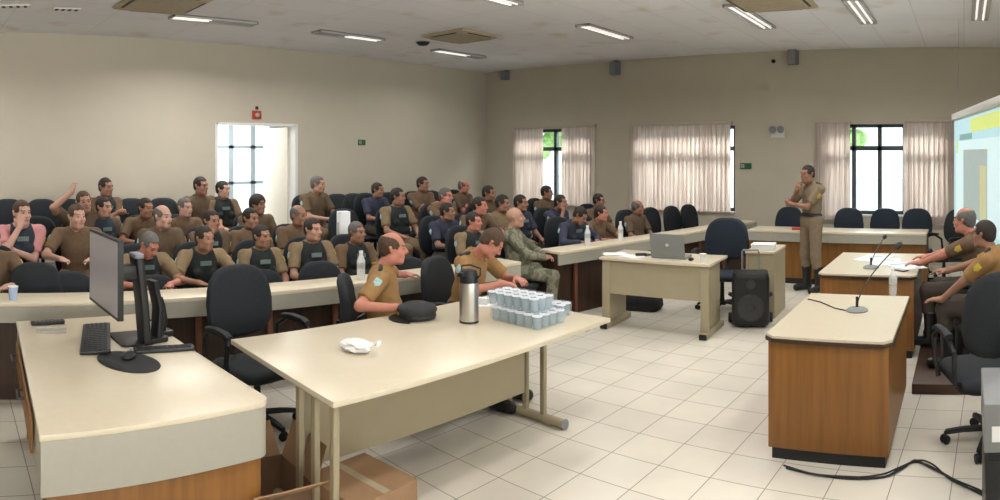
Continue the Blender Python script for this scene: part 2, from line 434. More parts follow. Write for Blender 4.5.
cl = empty('ceiling_lamp', (-10.8, 5.4, 3.0), 0, 'added unseen corridor ceiling lamp beyond the doorway', 'ceiling lamp', 'recessed tube lamps')  # hidden lamp, added to brighten the corridor
MB().box(-.11, .11, -.6, .6, -.03, 0).build('housing', M['white'], cl); MB().tube([(0, -.55, -.04), (0, .55, -.04)], .013).build('tube', M['tubeglow'], cl)
lo = area('lamp_light', (0, 0, 0), (0, 0, 0), .2, 1.1, 45, (1, .97, .93)); lo.parent = cl; lo.location = (0, 0, -.07)

# vertical blinds on the far wall
def vblind(px0, px1, label, gaps=(), zt=2.40, zb=.80, y=DB - .06):
    x0, x1 = onback(px0, y), onback(px1, y)
    t = empty('vertical_blind', ((x0 + x1) / 2, y, zb), 0, label, 'blind', 'vertical blinds on the window wall')
    w = (x1 - x0) / 2; h = zt - zb
    MB().box(-w, w, -.03, .03, h - .05, h).build('headrail', M['rail'], t, bevel=.004)
    mb = MB(); chain = MB(); segs = []; x = -w + .02; rnd = random.Random(int(px0))
    gg = [(onback(a, y) - (x0 + x1) / 2, onback(b, y) - (x0 + x1) / 2) for a, b in gaps]
    while x < w - .01:
        if not any(a < x < b for a, b in gg):
            a = math.radians(rnd.uniform(14, 34)); hw = .052
            dx, dy = hw * math.cos(a), hw * math.sin(a)
            mb.box(-hw, hw, -.0012, .0012, 0.02, h - .05, Matrix.Translation((x, 0, 0)) @ Matrix.Rotation(a, 4, 'Z'))
            chain.box(x - .042, x + .042, -.004, .004, 0.0, .028)
        elif chain.v: segs.append((mb, chain)); mb, chain = MB(), MB()
        x += .082
    for q, c_ in segs + [(mb, chain)]:
        if q.v: q.build('slats', M['blind'], t); c_.build('bottom_rail', M['rail'], t)
    return t
vblind(514.5, 596, 'pink-beige vertical blind at the corner window, parted in its middle', gaps=[(543, 563)])
vblind(631, 732, 'wide closed pink-beige vertical blind on the middle window')
vblind(817, 851, 'narrow pink-beige vertical blind drawn to the side of the open window behind the standing officer', zb=.72)
vblind(905, 952, 'pink-beige vertical blind gathered between the open window and the projection screen', zb=.66)

# trees outside
def sdf_blob_tree(x, y, z, r, seed, label):
    t = empty('tree', (x, y, 0), 0, label, 'tree', 'trees outside the windows')
    rnd = random.Random(seed); mb = MB()
    for k in range(26):
        a = rnd.uniform(0, 6.28); e = rnd.uniform(-.8, 1); rr = r * rnd.uniform(.25, .45)
        q = r * math.sqrt(max(0, 1 - e * e)) * .8
        mb.ell((q * math.cos(a), q * math.sin(a), z + e * r * .8), (rr, rr, rr * .8), 10, 7)
    mb.build('crown', M['leaf'], t)
    MB().tube([(0, 0, -.5), (.05, 0, z * .5), (0, 0, z)], [.14, .11, .07]).build('trunk', M['bark'], t)
struct(MB().box(-40, 30, DB + .4, 60, -.6, -.5).build('ground_outside', mat('grass_outside', (.80, .80, .76), .9)))
sdf_blob_tree(onback(533, 19), 19, 2.8, 1.5, 1, 'green tree seen through the gap of the corner window blind')
sdf_blob_tree(onback(655, 20), 20, 4.0, 1.3, 2, 'green tree outside the closed middle blind')
sdf_blob_tree(onback(838, 19), 19, 2.9, 1.3, 3, 'green tree outside the open window, left pane')

# floor tiers under the audience rows (rows are slightly turned), dais
def row_poly(o0, o1, ya, yb):
    return [(-5.0 + .157 * ya - o0, ya), (-5.0 + .157 * yb - o0, yb), (max(-DL, -5.0 + .157 * yb - o1), yb), (max(-DL, -5.0 + .157 * ya - o1), ya)]
TIER = [0, 0, .05, .12, .26]
TO = [.0, 1.02, 1.33, 2.13, 2.97]
YB_ = 10.6
for k in (2, 3, 4):
    struct(MB().prism([(-5.0 + .157 * YF - TO[k], YF), (-5.0 + .157 * YB_ - TO[k], YB_), (-DL, YB_), (-DL, YF)], 0.0, TIER[k]).build('floor_tier_%d' % (k - 1), M['grey']))
struct(MB().box(-.40, 3.2, 5.12, 8.4, 0, .08).build('floor_dais', M['dais'], bevel=.004))

# ------------------------------------------------------------------ ceiling fittings
LAMPS = [(-7.84, -.75, .5, 'added unseen ceiling lamp near the left wall at the camera end of the room', (0, 1)), (-7.84, 3.2, 4.4, 'slim ceiling lamp over the left wall, right of the cut-off beige air outlet', (0, .45)), (-7.84, 5.4, 6.6, 'slim ceiling lamp above the doorway side of the room', (.45, 1)),  # first lamp is out of view, added to brighten the left wall
         (-7.97, 7.9, 9.1, 'ceiling lamp beside the air outlet near the room corner', (0, .7)), (-4.82, 4.9, 6.1, 'ceiling lamp cut by the top edge of the picture, above the cup packs', (0, 1)),
         (-4.87, 7.6, 8.85, 'ceiling lamp in front of the corner window', (0, 1)), (-2.66, 7.35, 8.85, 'ceiling lamp above the middle window wall', (0, 1)),
         (-1.26, 7.4, 8.8, 'wide pinkish ceiling lamp above the open window', (0, 1)), (.2, 7.4, 8.65, 'ceiling lamp above the projection screen', (0, 1)),
         (-2.66, 4.5, 5.75, 'added unseen ceiling lamp over the open floor in the middle of the room', (0, 1)), (.2, 4.5, 5.75, 'added unseen ceiling lamp over the two officers at the right', (0, 1)),  # this row and the next: out-of-view lamps added for top light
         (-4.82, 1.9, 3.15, 'added unseen ceiling lamp over the large cream table', (0, 1)), (-1.26, 1.6, 2.85, 'added unseen ceiling lamp over the nearest wooden desk', (0, 1))]
for i, (x, y0, y1, lab, glow) in enumerate(LAMPS):
    t = empty('ceiling_lamp', (x, y0, HT), 0, lab, 'ceiling lamp', 'recessed tube lamps')
    L = y1 - y0; w = .11
    MB().box(-w, -w + .015, 0, L, -.035, 0).box(w - .015, w, 0, L, -.035, 0).box(-w, w, 0, .015, -.035, 0).box(-w, w, L - .015, L, -.035, 0).box(-w, w, 0, L, -.008, 0).build('housing', M['lampglass'], t)
    for sx in (-.045, .045):
        for a, b, mm in ((0, glow[0], 'tubeoff'), (glow[0], glow[1], 'tubeglow'), (glow[1], 1, 'tubeoff')):  # partial glow imitates a reflection along the tube
            if b - a > .01: MB().tube([(sx, .04 + (L - .08) * a, -.022), (sx, .04 + (L - .08) * b, -.022)], .013).build('tube', M[mm], t)
    lo = area('lamp_light', (0, 0, 0), (0, 0, 0), .2, L * .9, (60 if y1 < 5 else 20) if x < -7 else 30 if y1 < 4 else 22, (1, .97, .93), spread=155); lo.parent = t; lo.location = (0, L / 2, -.05)

def vent(px, py, s, rz, lab):
    v = at(px, py, HT)
    t = empty('air_outlet', (v.x, v.y, HT), rz, lab, 'air vent')
    r = s
    MB().loft([[(x * a, y * a, z) for x, y in ((-1, -1), (1, -1), (1, 1), (-1, 1))] for a, z in ((r, -.005), (r, -.03), (r * .78, -.06), (r * .5, -.035))]).build('cover', M['beige'], t, smooth=20)
    mb = MB()
    for k in range(4): mb.box(-r * .6, r * .6, r * .80, r * .90, -.052, -.030, Matrix.Rotation(k * R90, 4, 'Z'))
    mb.build('slot', M['beigedark'], t)
vent(461, 35, .42, 0, 'diamond-looking beige ceiling air outlet with dark slots near the corner')
vent(163, 1, .46, 0, 'beige ceiling air outlet cut by the top edge above the left wall')
vent(770, -1, .46, 0, 'beige ceiling air outlet cut by the top edge above the standing officer')
v = at(423, 42, HT); t = empty('smoke_detector', v, 0, 'small dark round detector on the ceiling beside the air outlet', 'smoke detector')
MB().lathe([(.10, 0), (.10, -.02), (.07, -.05), (.03, -.055)], 20).build('housing', M['softblack'], t); MB().lathe([(.115, 0), (.115, -.008), (.1, -.01)], 20).build('base', M['greyplastic'], t)
def strip(px0, py0, px1, py1, lab):
    a, b = at(px0, py0, HT), at(px1, py1, HT); L = (b - a).length
    t = empty('ceiling_grille', a, math.atan2(b.y - a.y, b.x - a.x), lab, 'air vent', 'slotted ceiling grilles')
    MB().box(0, L, -.06, .06, -.012, 0).build('frame', M['white'], t)
    mb = MB(); n = int(L / .07)
    for k in range(n): mb.box(k * L / n + .012, k * L / n + .05, -.045, .045, -.016, -.010)
    mb.build('slots', M['beigedark'], t)
strip(1, 6, 30, 5.5, 'slotted white ceiling grille at the top left corner')
strip(54, 8.5, 80, 9.5, 'short slotted ceiling grille to the right of the corner one')

# ------------------------------------------------------------------ wall fittings
def wall_sign(name, px, py, w, h, wall, m1, lab, cat, draw=None):
    if wall == 'left':
        d = DL / abs(math.sin(phi(px))); p = Vector((-DL, DL / math.tan(-phi(px)), HC - (py - HORIZON) * d / FPX)); rz = R90
    else:
        d = DB / math.cos(phi(px)); p = Vector((onback(px), DB, HC - (py - HORIZON) * d / FPX)); rz = 0
    t = empty(name, p, rz, lab, cat)
    MB().box(-w / 2, w / 2, -.02, 0, -h / 2, h / 2).build('plate', m1, t, bevel=.003)
    if draw: draw(t, w, h)
    return t, p
def exit_marks(t, w, h):
    mb = MB()      # running figure, doorway and arrow
    mb.box(-w * .42, -w * .12, -.023, -.019, -h * .32, h * .34)
    mb.prism([(-.0, 0), (w * .12, h * .22), (w * .12, h * .08), (w * .38, h * .08), (w * .38, -h * .08), (w * .12, -h * .08), (w * .12, -h * .22)], -.004, 0, Matrix.Translation((0, -.019, 0)) @ Matrix.Rotation(R90, 4, 'X'))
    mb.build('symbol', M['patchw'], t)
    mb = MB(); mb.ell((-w * .27, -.024, h * .2), (h * .07, .003, h * .07), 8, 6)
    mb.tube([(-w * .27, -.024, h * .12), (-w * .27, -.024, -h * .05), (-w * .36, -.024, -h * .25)], h * .04, 6)
    mb.tube([(-w * .27, -.024, -h * .05), (-w * .2, -.024, -h * .25)], h * .04, 6); mb.build('running_figure', M['green'], t)
wall_sign('exit_sign', 361.5, 142.5, .16, .10, 'left', M['green'], 'small green escape sign on the left wall between doorway and corner', 'sign', exit_marks)
wall_sign('exit_sign', 746, 166, .20, .10, 'back', M['green'], 'small green escape sign on the wall right of the closed middle blind', 'sign', exit_marks)
def alarm(t, w, h):
    MB().box(-.02, .02, -.03, 0, h * .5 + .02, h * .5 + .07).build('bracket', M['beigedark'], t)
    MB().lathe([(.035, 0), (.035, .03), (.012, .045)], 12, Matrix.Translation((0, -.02, 0)) @ Matrix.Rotation(R90, 4, 'X')).build('button', M['patchw'], t)
wall_sign('alarm_box', 256.5, 115, .17, .14, 'left', M['red'], 'small red box on the wall above the doorway', 'alarm box', alarm)
def eml(t, w, h):
    for s in (-1, 1):
        o = MB().lathe([(.03, 0), (.06, .05), (.065, .07), (.05, .075)], 14, Matrix.Translation((s * .07, -.03, h * .45)) @ Matrix.Rotation(R90 * 1.15, 4, 'X')).build('lamp_head', M['greyplastic'], t)
wall_sign('emergency_light', 778, 133, .24, .16, 'back', M['white'], 'pale emergency light box on the wall above the standing officer', 'emergency light', eml)
def spk(px, py, w, h, lab):
    d = DB / math.cos(phi(px)); p = Vector((onback(px), DB - .02, HC - (py - HORIZON) * d / FPX))
    t = empty('wall_speaker', p, 0, lab, 'speaker', 'small grey boxes high on the far wall')
    MB().prism([(-w / 2, 0), (w / 2, 0), (w * .38, -.16), (-w * .38, -.16)], -h / 2, h / 2).build('cabinet', M['greyplastic'], t, bevel=.006)
    MB().box(-w * .33, w * .33, -.168, -.158, -h * .42, h * .42).build('grille', M['grille'] if 0 else M['greymetal'], t)
    MB().box(-.03, .03, -.05, .02, h * .5 - .01, h * .5 + .05).build('bracket', M['beigedark'], t)
spk(794, 58, .18, .24, 'small grey wall speaker under the ceiling above the emergency light')
spk(617, 69, .17, .24, 'small grey wall speaker under the ceiling between the corner and middle windows')
spk(508, 76, .14, .18, 'small grey wall speaker high beside the room corner')
d = DB / math.cos(phi(774)); t = empty('camera_dome', (onback(774), DB, HC - (61.5 - HORIZON) * d / FPX), 0, 'tiny black camera high on the far wall left of the grey speaker', 'security camera')
MB().ell((0, -.04, 0), (.035, .045, .035), 12, 8).build('lens', M['blackplastic'], t); MB().lathe([(.03, 0), (.03, .03)], 12, Matrix.Rotation(R90, 4, 'X')).build('mount', M['greyplastic'], t)

# projection screen, hung free of the walls
sa, sb = Vector((-.12, 9.0, 0)), Vector((.40, 5.75, 0))
SL = (sb - sa).length
ang = math.atan2(sb.y - sa.y, sb.x - sa.x)
scr = empty('projection_screen', sa, ang, 'large projection screen showing a pale blue slide, at the right edge', 'projection screen')
z0, z1 = .93, 2.27
MB().box(0, SL, -.012, .002, z0 - .06, z1 + .02).build('fabric', M['white'], scr)
slide = mat('slide_light', (.2, .25, .27), .9, emit=(0.48, 0.74, 0.78), es=.85)
def emi(n, c, s=.85): return mat(n, (c[0] * .3, c[1] * .3, c[2] * .3), .9, emit=c, es=s)
MB().box(.03, SL - .03, -.016, -.012, z0, z1).build('slide', slide, scr)
ms = MB(); ms.box(.25, SL - .1, -.019, -.0161, z0 + .12, z1 - .27).build('slide_page', emi('slide_page', (.70, .88, .88)), scr)
MB().box(.55, 1.45, -.022, -.0191, z1 - .26, z1 - .19).build('slide_title', emi('slide_title', (.25, .42, .40)), scr)
MB().box(1.35, SL - .03, -.022, -.0165, z1 - .18, z1 - .03).build('slide_yellow_band', emi('slide_yellow', (.70, .80, .25)), scr)
MB().box(.25, .42, -.022, -.0191, z1 - .42, z1 - .26).build('slide_green_corner', emi('slide_green', (.60, .80, .40)), scr)
MB().box(.85, 2.35, -.022, -.0191, z0 + .2, z1 - .38).build('slide_photo', emi('slide_photo', (.42, .50, .46), .8), scr)
MB().box(1.95, 2.3, -.024, -.0221, z0 + .22, z1 - .55).build('slide_photo_detail', emi('slide_photo2', (.62, .60, .35), .8), scr)
MB().box(0.0, SL, -.05, .06, z1 + .02, z1 + .10).build('roller_case', M['white'], scr, bevel=.01)
for u in (.3, SL - .3): MB().tube([(u, 0, z1 + .1), (u, 0, HT)], .002, 6).build('hanging_wire', M['greymetal'], scr)
MB().tube([(0, -.005, z0 - .06), (SL, -.005, z0 - .06)], .015).build('bottom_bar', M['greymetal'], scr)

# ------------------------------------------------------------------ front left desk
def local(o, v): return o.matrix_world.inverted() @ Vector(v)
desk = empty('desk', (-3.445, 1.015, 0), 0, 'cream-topped corner desk with honey wood body at the lower left, carrying the monitor', 'desk')
def desk_outline(x0, x1, y0, y1, r):
    pts = [(x0, y0 + .185), (x1, y0)]
    for k in range(9):
        a = math.radians(90 * k / 8); pts.append((x1 - r + r * math.cos(a), y1 - r + r * math.sin(a)))
    return pts + [(x0, y1)]
MB().prism(desk_outline(-.885, .885, -.52, .515, .07), .725, .75).build('desktop', M['cream'], desk, bevel=.003)
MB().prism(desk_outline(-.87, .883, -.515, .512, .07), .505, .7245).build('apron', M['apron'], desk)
MB().box(.78, .86, -.49, .47, 0.06, .5045).box(-.80, .78, .40, .46, .06, .5045).box(-.85, -.80, -.27, .46, .0, .5045).build('body', M['wood'], desk, bevel=.003)
MB().box(.76, .84, -.47, .45, 0, .06).build('plinth', M['blackplastic'], desk)
MB().box(-.60, .60, -.012, 0, .55, .70, Matrix.Translation((0, -.43, 0)) @ Matrix.Rotation(-.104, 4, 'Z')).build('drawer_front', M['wood'], desk, bevel=.002)
for k in (-.45, .15): MB().tube([(k - .06, -.44, .63), (k - .06, -.47, .63), (k + .06, -.47, .63), (k + .06, -.44, .63)], .006, 8, Matrix.Rotation(-.104, 4, 'Z')).build('handle', M['blackplastic'], desk)

# monitor on the desk, seen from its side, screen to the left
def put(px, py, z=.75): return at(px, py, z)
b = put(133, 336)
mon = empty('monitor', (b.x, b.y, .75), 0, 'black monitor with grey glossy screen standing on the cream desk', 'monitor')
def screen_panel(parent, cx, cy, cz, rz, w, h, glass, name='panel', tilt=0.0):
    Mx = Matrix.Translation((cx, cy, cz)) @ Matrix.Rotation(rz, 4, 'Z') @ Matrix.Rotation(tilt, 4, 'X')
    MB().prism(rrect(w, h, .008), -.012, .018, Mx @ Matrix.Rotation(R90, 4, 'X')).build(name, M['blackplastic'], parent)
    MB().box(-w / 2 + .012, w / 2 - .012, -.0195, -.017, -h / 2 + .018, h / 2 - .012, Mx).build('screen', glass, parent)
    MB().prism(rrect(w * .6, h * .55, .03), .0, .045, Mx @ Matrix.Translation((0, 0.0, 0)) @ Matrix.Rotation(-R90, 4, 'X')).build('rear_housing', M['blackplastic'], parent, bevel=.008)

mon.location = (-3.64, 1.30, .75)
screen_panel(mon, -.03, -.205, .42, 0, .58, .43, M['screenglass'])
MB().prism(rrect(.30, .20, .03), 0, .012, Matrix.Translation((-.10, -.03, 0))).build('base', M['blackplastic'], mon, bevel=.003)
MB().loft([[(x, y + t, z) for x, y in rrect(.13, .05, .015)] for z, t in ((.01, .02), (.25, .0), (.50, -.03))]).build('stand', M['blackplastic'], mon)
MB().box(-.05, .05, -.15, -.02, .38, .46).build('mount', M['blackplastic'], mon, bevel=.006)
MB().prism(rrect(.12, .06, .02), .50, .525, Matrix.Translation((0, -.03, 0))).build('stand_cap', M['greyplastic'], mon, bevel=.004)
scr2 = empty('document_camera', (-3.66, 1.40, .75), .2, 'black jointed stand just behind the monitor column on the cream desk', 'desk stand')
MB().prism(rrect(.10, .12, .02), 0, .03).build('foot', M['blackplastic'], scr2, bevel=.004)
MB().loft([[(x, y + t, z) for x, y in rrect(.09, .035, .012)] for z, t in ((.02, 0), (.20, .01), (.36, -.03))]).build('arm', M['blackplastic'], scr2)

kb = empty('keyboard', (-3.79, 1.07, .75), -.29, 'black keyboard lying in front of the monitor on the cream desk', 'keyboard')
def keyboard(kb, w, d, rows=5, cols=15):
    MB().loft([[(x, y, z + (y + d / 2) * .07) for x, y in rrect(w, d, .012)] for z in (0.001, .018)]).build('case', M['blackplastic'], kb, bevel=.002)
    mb = MB()
    for r in range(rows):
        for c in range(cols):
            x = -w / 2 + .014 + (c + .5) * (w - .028) / cols; y = -d / 2 + .016 + (r + .5) * (d - .032) / rows
            hw = (w - .028) / cols * .42; hd = (d - .032) / rows * .40; z = .018 + (y + d / 2) * .07
            mb.box(x - hw, x + hw, y - hd, y + hd, z - .002, z + .005)
    mb.build('keys', M['softblack'], kb)
keyboard(kb, .60, .17)
mp = empty('mouse_pad', (-3.34, 1.12, .75), .35, 'round black mouse pad with wrist rest at the middle of the cream desk', 'mouse pad')
MB().lathe([(.0, 0), (.15, 0), (.152, .003), (.15, .006), (.0, .006)], 32, Matrix.Diagonal((1.35, .92, 1, 1))).build('mat', M['softblack'], mp)
MB().ell((-.02, -.10, .007), (.11, .032, .014), 18, 8).build('wrist_rest', M['softblack'], mp)
ms_ = empty('computer_mouse', (-3.39, 1.14, .757), .9, 'black computer mouse sitting on the round mouse pad', 'mouse')
MB().ell((0, 0, .012), (.036, .058, .022), 18, 10).build('shell', M['blackplastic'], ms_)
MB().lathe([(.010, -.004), (.010, .004)], 12, Matrix.Translation((0, .03, .031)) @ Matrix.Rotation(R90, 4, 'Y')).build('wheel', M['greyplastic'], ms_)
k2 = empty('card_reader', (-3.46, 1.37, .75), math.radians(80), 'long flat black bar lying beside the mouse pad at the desk edge', 'keyboard')
keyboard(k2, .34, .07, 2, 9)
dv = empty('desk_phone', (-3.76, 1.50 - .03, .75), .3, 'black upright handset on its cradle at the far edge of the cream desk', 'telephone')
MB().prism(rrect(.11, .12, .02), 0, .035).build('cradle', M['blackplastic'], dv, bevel=.006)
MB().loft([[(x, y + t, z) for x, y in rrect(a, .04, .015)] for z, a, t in ((.03, .06, 0), (.10, .085, .005), (.19, .075, -.01), (.235, .05, -.02))]).build('handset', M['blackplastic'], dv)
ph = empty('remote_control', (-4.22, .87, .75), math.radians(92), 'long black remote control at the back corner of the cream desk', 'remote control')
MB().prism(rrect(.22, .05, .012), 0.0, .022).build('case', M['blackplastic'], ph, bevel=.004)
mb = MB()
for i in range(7):
    for j in range(2): mb.lathe([(.006, .02), (.006, .026)], 8, Matrix.Translation((-.08 + .026 * i, -.01 + .02 * j, 0)))
mb.build('buttons', M['greyplastic'], ph)
cd = empty('note_pad', (-4.05, .86, .75), 1.35, 'small pale note pad lying beside the long black remote control', 'note pad')
MB().box(-.09, .09, -.055, .055, 0, .008).build('pages', M['apron'], cd, bevel=.001); MB().box(-.09, .09, .035, .055, .008, .011).build('binding', M['patchw'], cd)

# ------------------------------------------------------------------ chairs
def ring(w, h, z, y, n=20, p=3.2):
    out = []
    for i in range(n):
        a = 2 * math.pi * i / n; c, s = math.cos(a), math.sin(a)
        out.append((w / 2 * math.copysign(abs(c) ** (2 / p), c), y, z + h / 2 * math.copysign(abs(s) ** (2 / p), s)))
    return out
def star_base(t, z_hub=.40, r=.29, n0=.3, mats=None):
    mb = MB().lathe([(.0, .10), (.045, .10), (.05, .06), (.03, .055), (0, .055)], 14)
    mb.tube([(0, 0, .08), (0, 0, z_hub)], [.028, .022], 10)
    for k in range(5):
        a = n0 + k * 2 * math.pi / 5; c, s = math.cos(a), math.sin(a)
        mb.loft([[(c * q - s * w, s * q + c * w, z) for w, z in ((-ww, zz - .012), (ww, zz - .012), (ww * .7, zz + .012), (-ww * .7, zz + .012))] for q, ww, zz in ((.02, .028, .095), (r * .6, .024, .088), (r, .018, .072))])
    mb.build('base', M['blackplastic'], t)
    for k in range(5):
        a = n0 + k * 2 * math.pi / 5; c, s = math.cos(a) * r, math.sin(a) * r
        mb = MB()
        for q in (-.015, .015):
            mb.lathe([(0, -.009), (.026, -.009), (.028, 0), (.026, .009), (0, .009)], 14, Matrix.Translation((c, s, .028)) @ Matrix.Rotation(a + .6, 4, 'Z') @ Matrix.Translation((0, q, 0)) @ Matrix.Rotation(R90, 4, 'X'))
        mb.tube([(c, s, .03), (c, s, .075)], .009, 6); mb.build('caster', M['blackplastic'], t)
def backrest_mb(w, z0, z1, y0, lean, th, p=3.0, rake=0.0):
    rings = []
    zc, h = (z0 + z1) / 2, z1 - z0
    for k, (s, dy) in enumerate(((.80, -th * .5), (.95, -th * .35), (1.0, 0), (.97, th * .35), (.86, th * .5))):
        rr = ring(w * s, h * s, zc, 0, 26, p)
        rings.append([(x * (1 - .10 * max(0, (z - zc) / h * 2)), y0 + dy - (z - z0) * lean + abs(x) * abs(x) * .5, z) for x, _, z in rr])
    return MB().loft(rings)
def make_chair(label, fab='chairfab', arms=True, zs=.44, zt=1.0, w=.47, rim=None):
    t = empty('office_chair', (0, 0, 0), 0, label, 'chair')
    MB().loft([[(x, y + .03, z - (.02 if y < -.15 else 0)) for x, y in rrect(ww, ww * .98, .10, 6)] for ww, z in ((w * .82, zs - .085), (w * .98, zs - .06), (w, zs - .03), (w * .94, zs - .004), (w * .8, zs))]).build('seat', M[fab], t, smooth=60)
    backrest_mb(w, zs + .10, zt, -.215, .12, .075).build('backrest', M[fab], t, smooth=60)
    MB().tube([(0, -.05, zs - .09), (0, -.24, zs - .08), (0, -.275, zs + .0), (0, -.30, zs + .22)], .018, 8).box(-.09, .09, -.08, .12, zs - .105, zs - .08).build('back_support', M['blackplastic'], t)
    if arms:
        for s in (-1, 1):
            x = s * (w / 2 + .035)
            MB().tube([(x, .12, zs - .06), (x * 1.08, .12, zs + .05), (x * 1.08, .14, zs + .17), (x * 1.05, .09, zs + .215), (x * 1.02, -.06, zs + .22), (x * 1.0, -.17, zs + .15), (x, -.19, zs - .02), (s * w * .3, -.08, zs - .08)], .017, 8).build('armrest_frame', M['blackplastic'], t)
            MB().loft([[(x * 1.04 + a * .024, y, z + b * .012) for a, b in ((-1, -1), (1, -1), (1, .6), (.5, 1.2), (-.5, 1.2), (-1, .6))] for y, z in ((-.12, zs + .225), (-.02, zs + .24), (.10, zs + .235), (.15, zs + .215))]).build('arm_pad', M['softblack'], t)
    star_base(t, zs - .09)
    return t
def place(t, x, y, z, rz, label=None, group=None):
    t.location = (x, y, z); t.rotation_euler = (0, 0, rz)
    if label: t['label'] = label
    if group: t['group'] = group
    return t
RF = -R90       # facing +X (chairs face local +Y)
task = make_chair('black office chair with armrests between the two cream desks', zs=.46, zt=1.06, w=.55)
place(task, -3.95, 2.24, 0, RF + .12)
mchair = make_chair('black armless chair used as the pattern', arms=False, zs=.41)

# near right chair in front of the dais
near = copy_tree(task); near.scale = (1, 1, 1.08); place(near, .17, 4.27, 0, .36, 'black office chair with curved armrests at the right edge, seen from behind')
c727 = copy_tree(task); place(c727, -2.80, 7.42, 0, math.pi + .1, 'dark navy office chair behind the table with the laptop')
for ch in c727.children:
    if ch.name.startswith(('seat', 'backrest')):
        ch.data = ch.data.copy(); ch.data.materials[0] = M['chairblue']

# ------------------------------------------------------------------ long counters in front of the audience
def counter(name, x0, y0, x1, y1, label, w=.34, zt=.75):
    L = math.hypot(x1 - x0, y1 - y0); rz = math.atan2(y1 - y0, x1 - x0)
    t = empty(name, (x0, y0, 0), rz, label, 'counter', 'counters along the front row')   # local +y points to the audience side
    MB().box(0, L, 0, w, zt - .03, zt).build('countertop', M['cream'], t, bevel=.003)
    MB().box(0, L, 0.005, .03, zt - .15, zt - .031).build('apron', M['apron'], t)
    MB().box(.03, L - .03, .10, .13, 0.0, zt - .031).build('modesty_panel', M['darkwood'], t)
    for u in (0.01, L - .04): MB().box(u, u + .03, .03, w - .01, 0, zt - .031).build('end_panel', M['darkwood'], t)
    n = int(L / .55)
    for k in range(n):
        u = .3 + k * (L - .6) / max(1, n - 1)
        MB().box(u, u + .045, .06, .095, 0, zt - .15).build('post', M['post'], t, bevel=.003)
    return t
counter('audience_counter', -5.15, -1.1, -4.16, 5.35, 'long cream counter along the front row, left of the aisle gap')
counter('audience_counter', -4.22, 6.12, -3.30, 10.35, 'long cream counter along the front row, running to the far wall')
# white end panel of a second-row desk between the rows
ds = empty('row_desk', (-5.84, 4.22, 0), RF - .155, 'short pale desk among the seated rows, left of the grey-haired vested person', 'desk')
MB().box(-.24, .24, -.13, .13, .77, .80).build('top', M['cream'], ds, bevel=.003)
for u in (-.235, .21): MB().box(u, u + .025, -.12, .12, 0, .7695).build('side_panel', M['apron'], ds)
MB().box(-.21, .21, -.11, -.09, .3, .7695).build('modesty_panel', M['apron'], ds)
fo = empty('file_box', (-5.80, 4.36, .80), RF - .3, 'white upright file box standing on the short pale desk among the audience', 'file box')
MB().box(-.06, .06, -.055, .055, 0, .42).build('case', M['paper'], fo, bevel=.004); MB().box(.0601, .062, -.035, .035, .10, .30).build('spine_label', M['patchw'], fo)

# ------------------------------------------------------------------ big cream table (centre)
tb = empty('table', (-2.39, 1.74, 0), math.atan2(2.12, .14), 'large cream table in the middle carrying the steel flask and cup packs', 'table')
LT = 2.125; DT = 1.13   # local +x along the front edge, local +y away from the camera side
MB().box(0, LT, 0, DT, .722, .75).build('tabletop', M['cream'], tb, bevel=.003)
MB().box(.12, LT - .34, .46, .478, .25, .7215).build('modesty_panel', M['steelcream'], tb, bevel=.002)
for u, offs, f0, f1 in ((.07, (.10, .27, .42), .03, .95), (LT - .17, (.44, .60, .76), .25, 1.05)):
    lg = MB(); lg.tube([(u, f0, .035), (u, f1, .035)], .032, 10)
    lg.build('foot', M['steelcream'], tb)
    for o_ in offs: MB().box(u - .017, u + .017, o_ - .019, o_ + .019, .05, .7215).build('leg', M['steelcream'], tb, bevel=.005)
    MB().box(u - .025, u + .025, .06, DT - .08, .69, .7215).build('rail', M['steelcream'], tb)
    for f in (f0, f1): MB().ell((u, f, .036), (.036, .014, .036), 12, 8).build('foot_cap', M['greyplastic'], tb)

# laptop table
t2 = empty('table', (-3.67, 6.06, 0), math.atan2(.08, 1.22), 'cream table with modesty panel carrying the open laptop', 'table')
L2, D2 = 1.225, .62
MB().box(0, L2, 0, D2, .722, .75).build('tabletop', M['cream'], t2, bevel=.003)
MB().box(.10, L2 - .10, .04, .058, .37, .7215).build('modesty_panel', M['steelcream'], t2)
for u in (.02, L2 - .11):
    MB().box(u, u + .09, .03, .06, .05, .7215).box(u + .03, u + .06, .06, .50, .08, .7215).build('leg', M['steelcream'], t2, bevel=.004)
    MB().box(u + .01, u + .08, -.02, D2 - .02, 0.0, .06).build('foot', M['steelcream'], t2, bevel=.012)
    MB().box(u + .005, u + .085, -.035, -.018, 0.003, .058).build('foot_cap', M['blackplastic'], t2, bevel=.006)
t3 = empty('side_table', (-2.42, 7.14, 0), .05, 'narrow cream side table behind the black portable loudspeaker', 'table')
MB().box(0, .34, 0, .60, .722, .75).build('tabletop', M['cream'], t3, bevel=.003)
for u in (.005, .31): MB().box(u, u + .025, .02, .58, 0, .7215).build('side_panel', M['steelcream'], t3)
MB().box(.035, .31, .02, .038, .08, .7215).build('front_panel', M['steelcream'], t3)

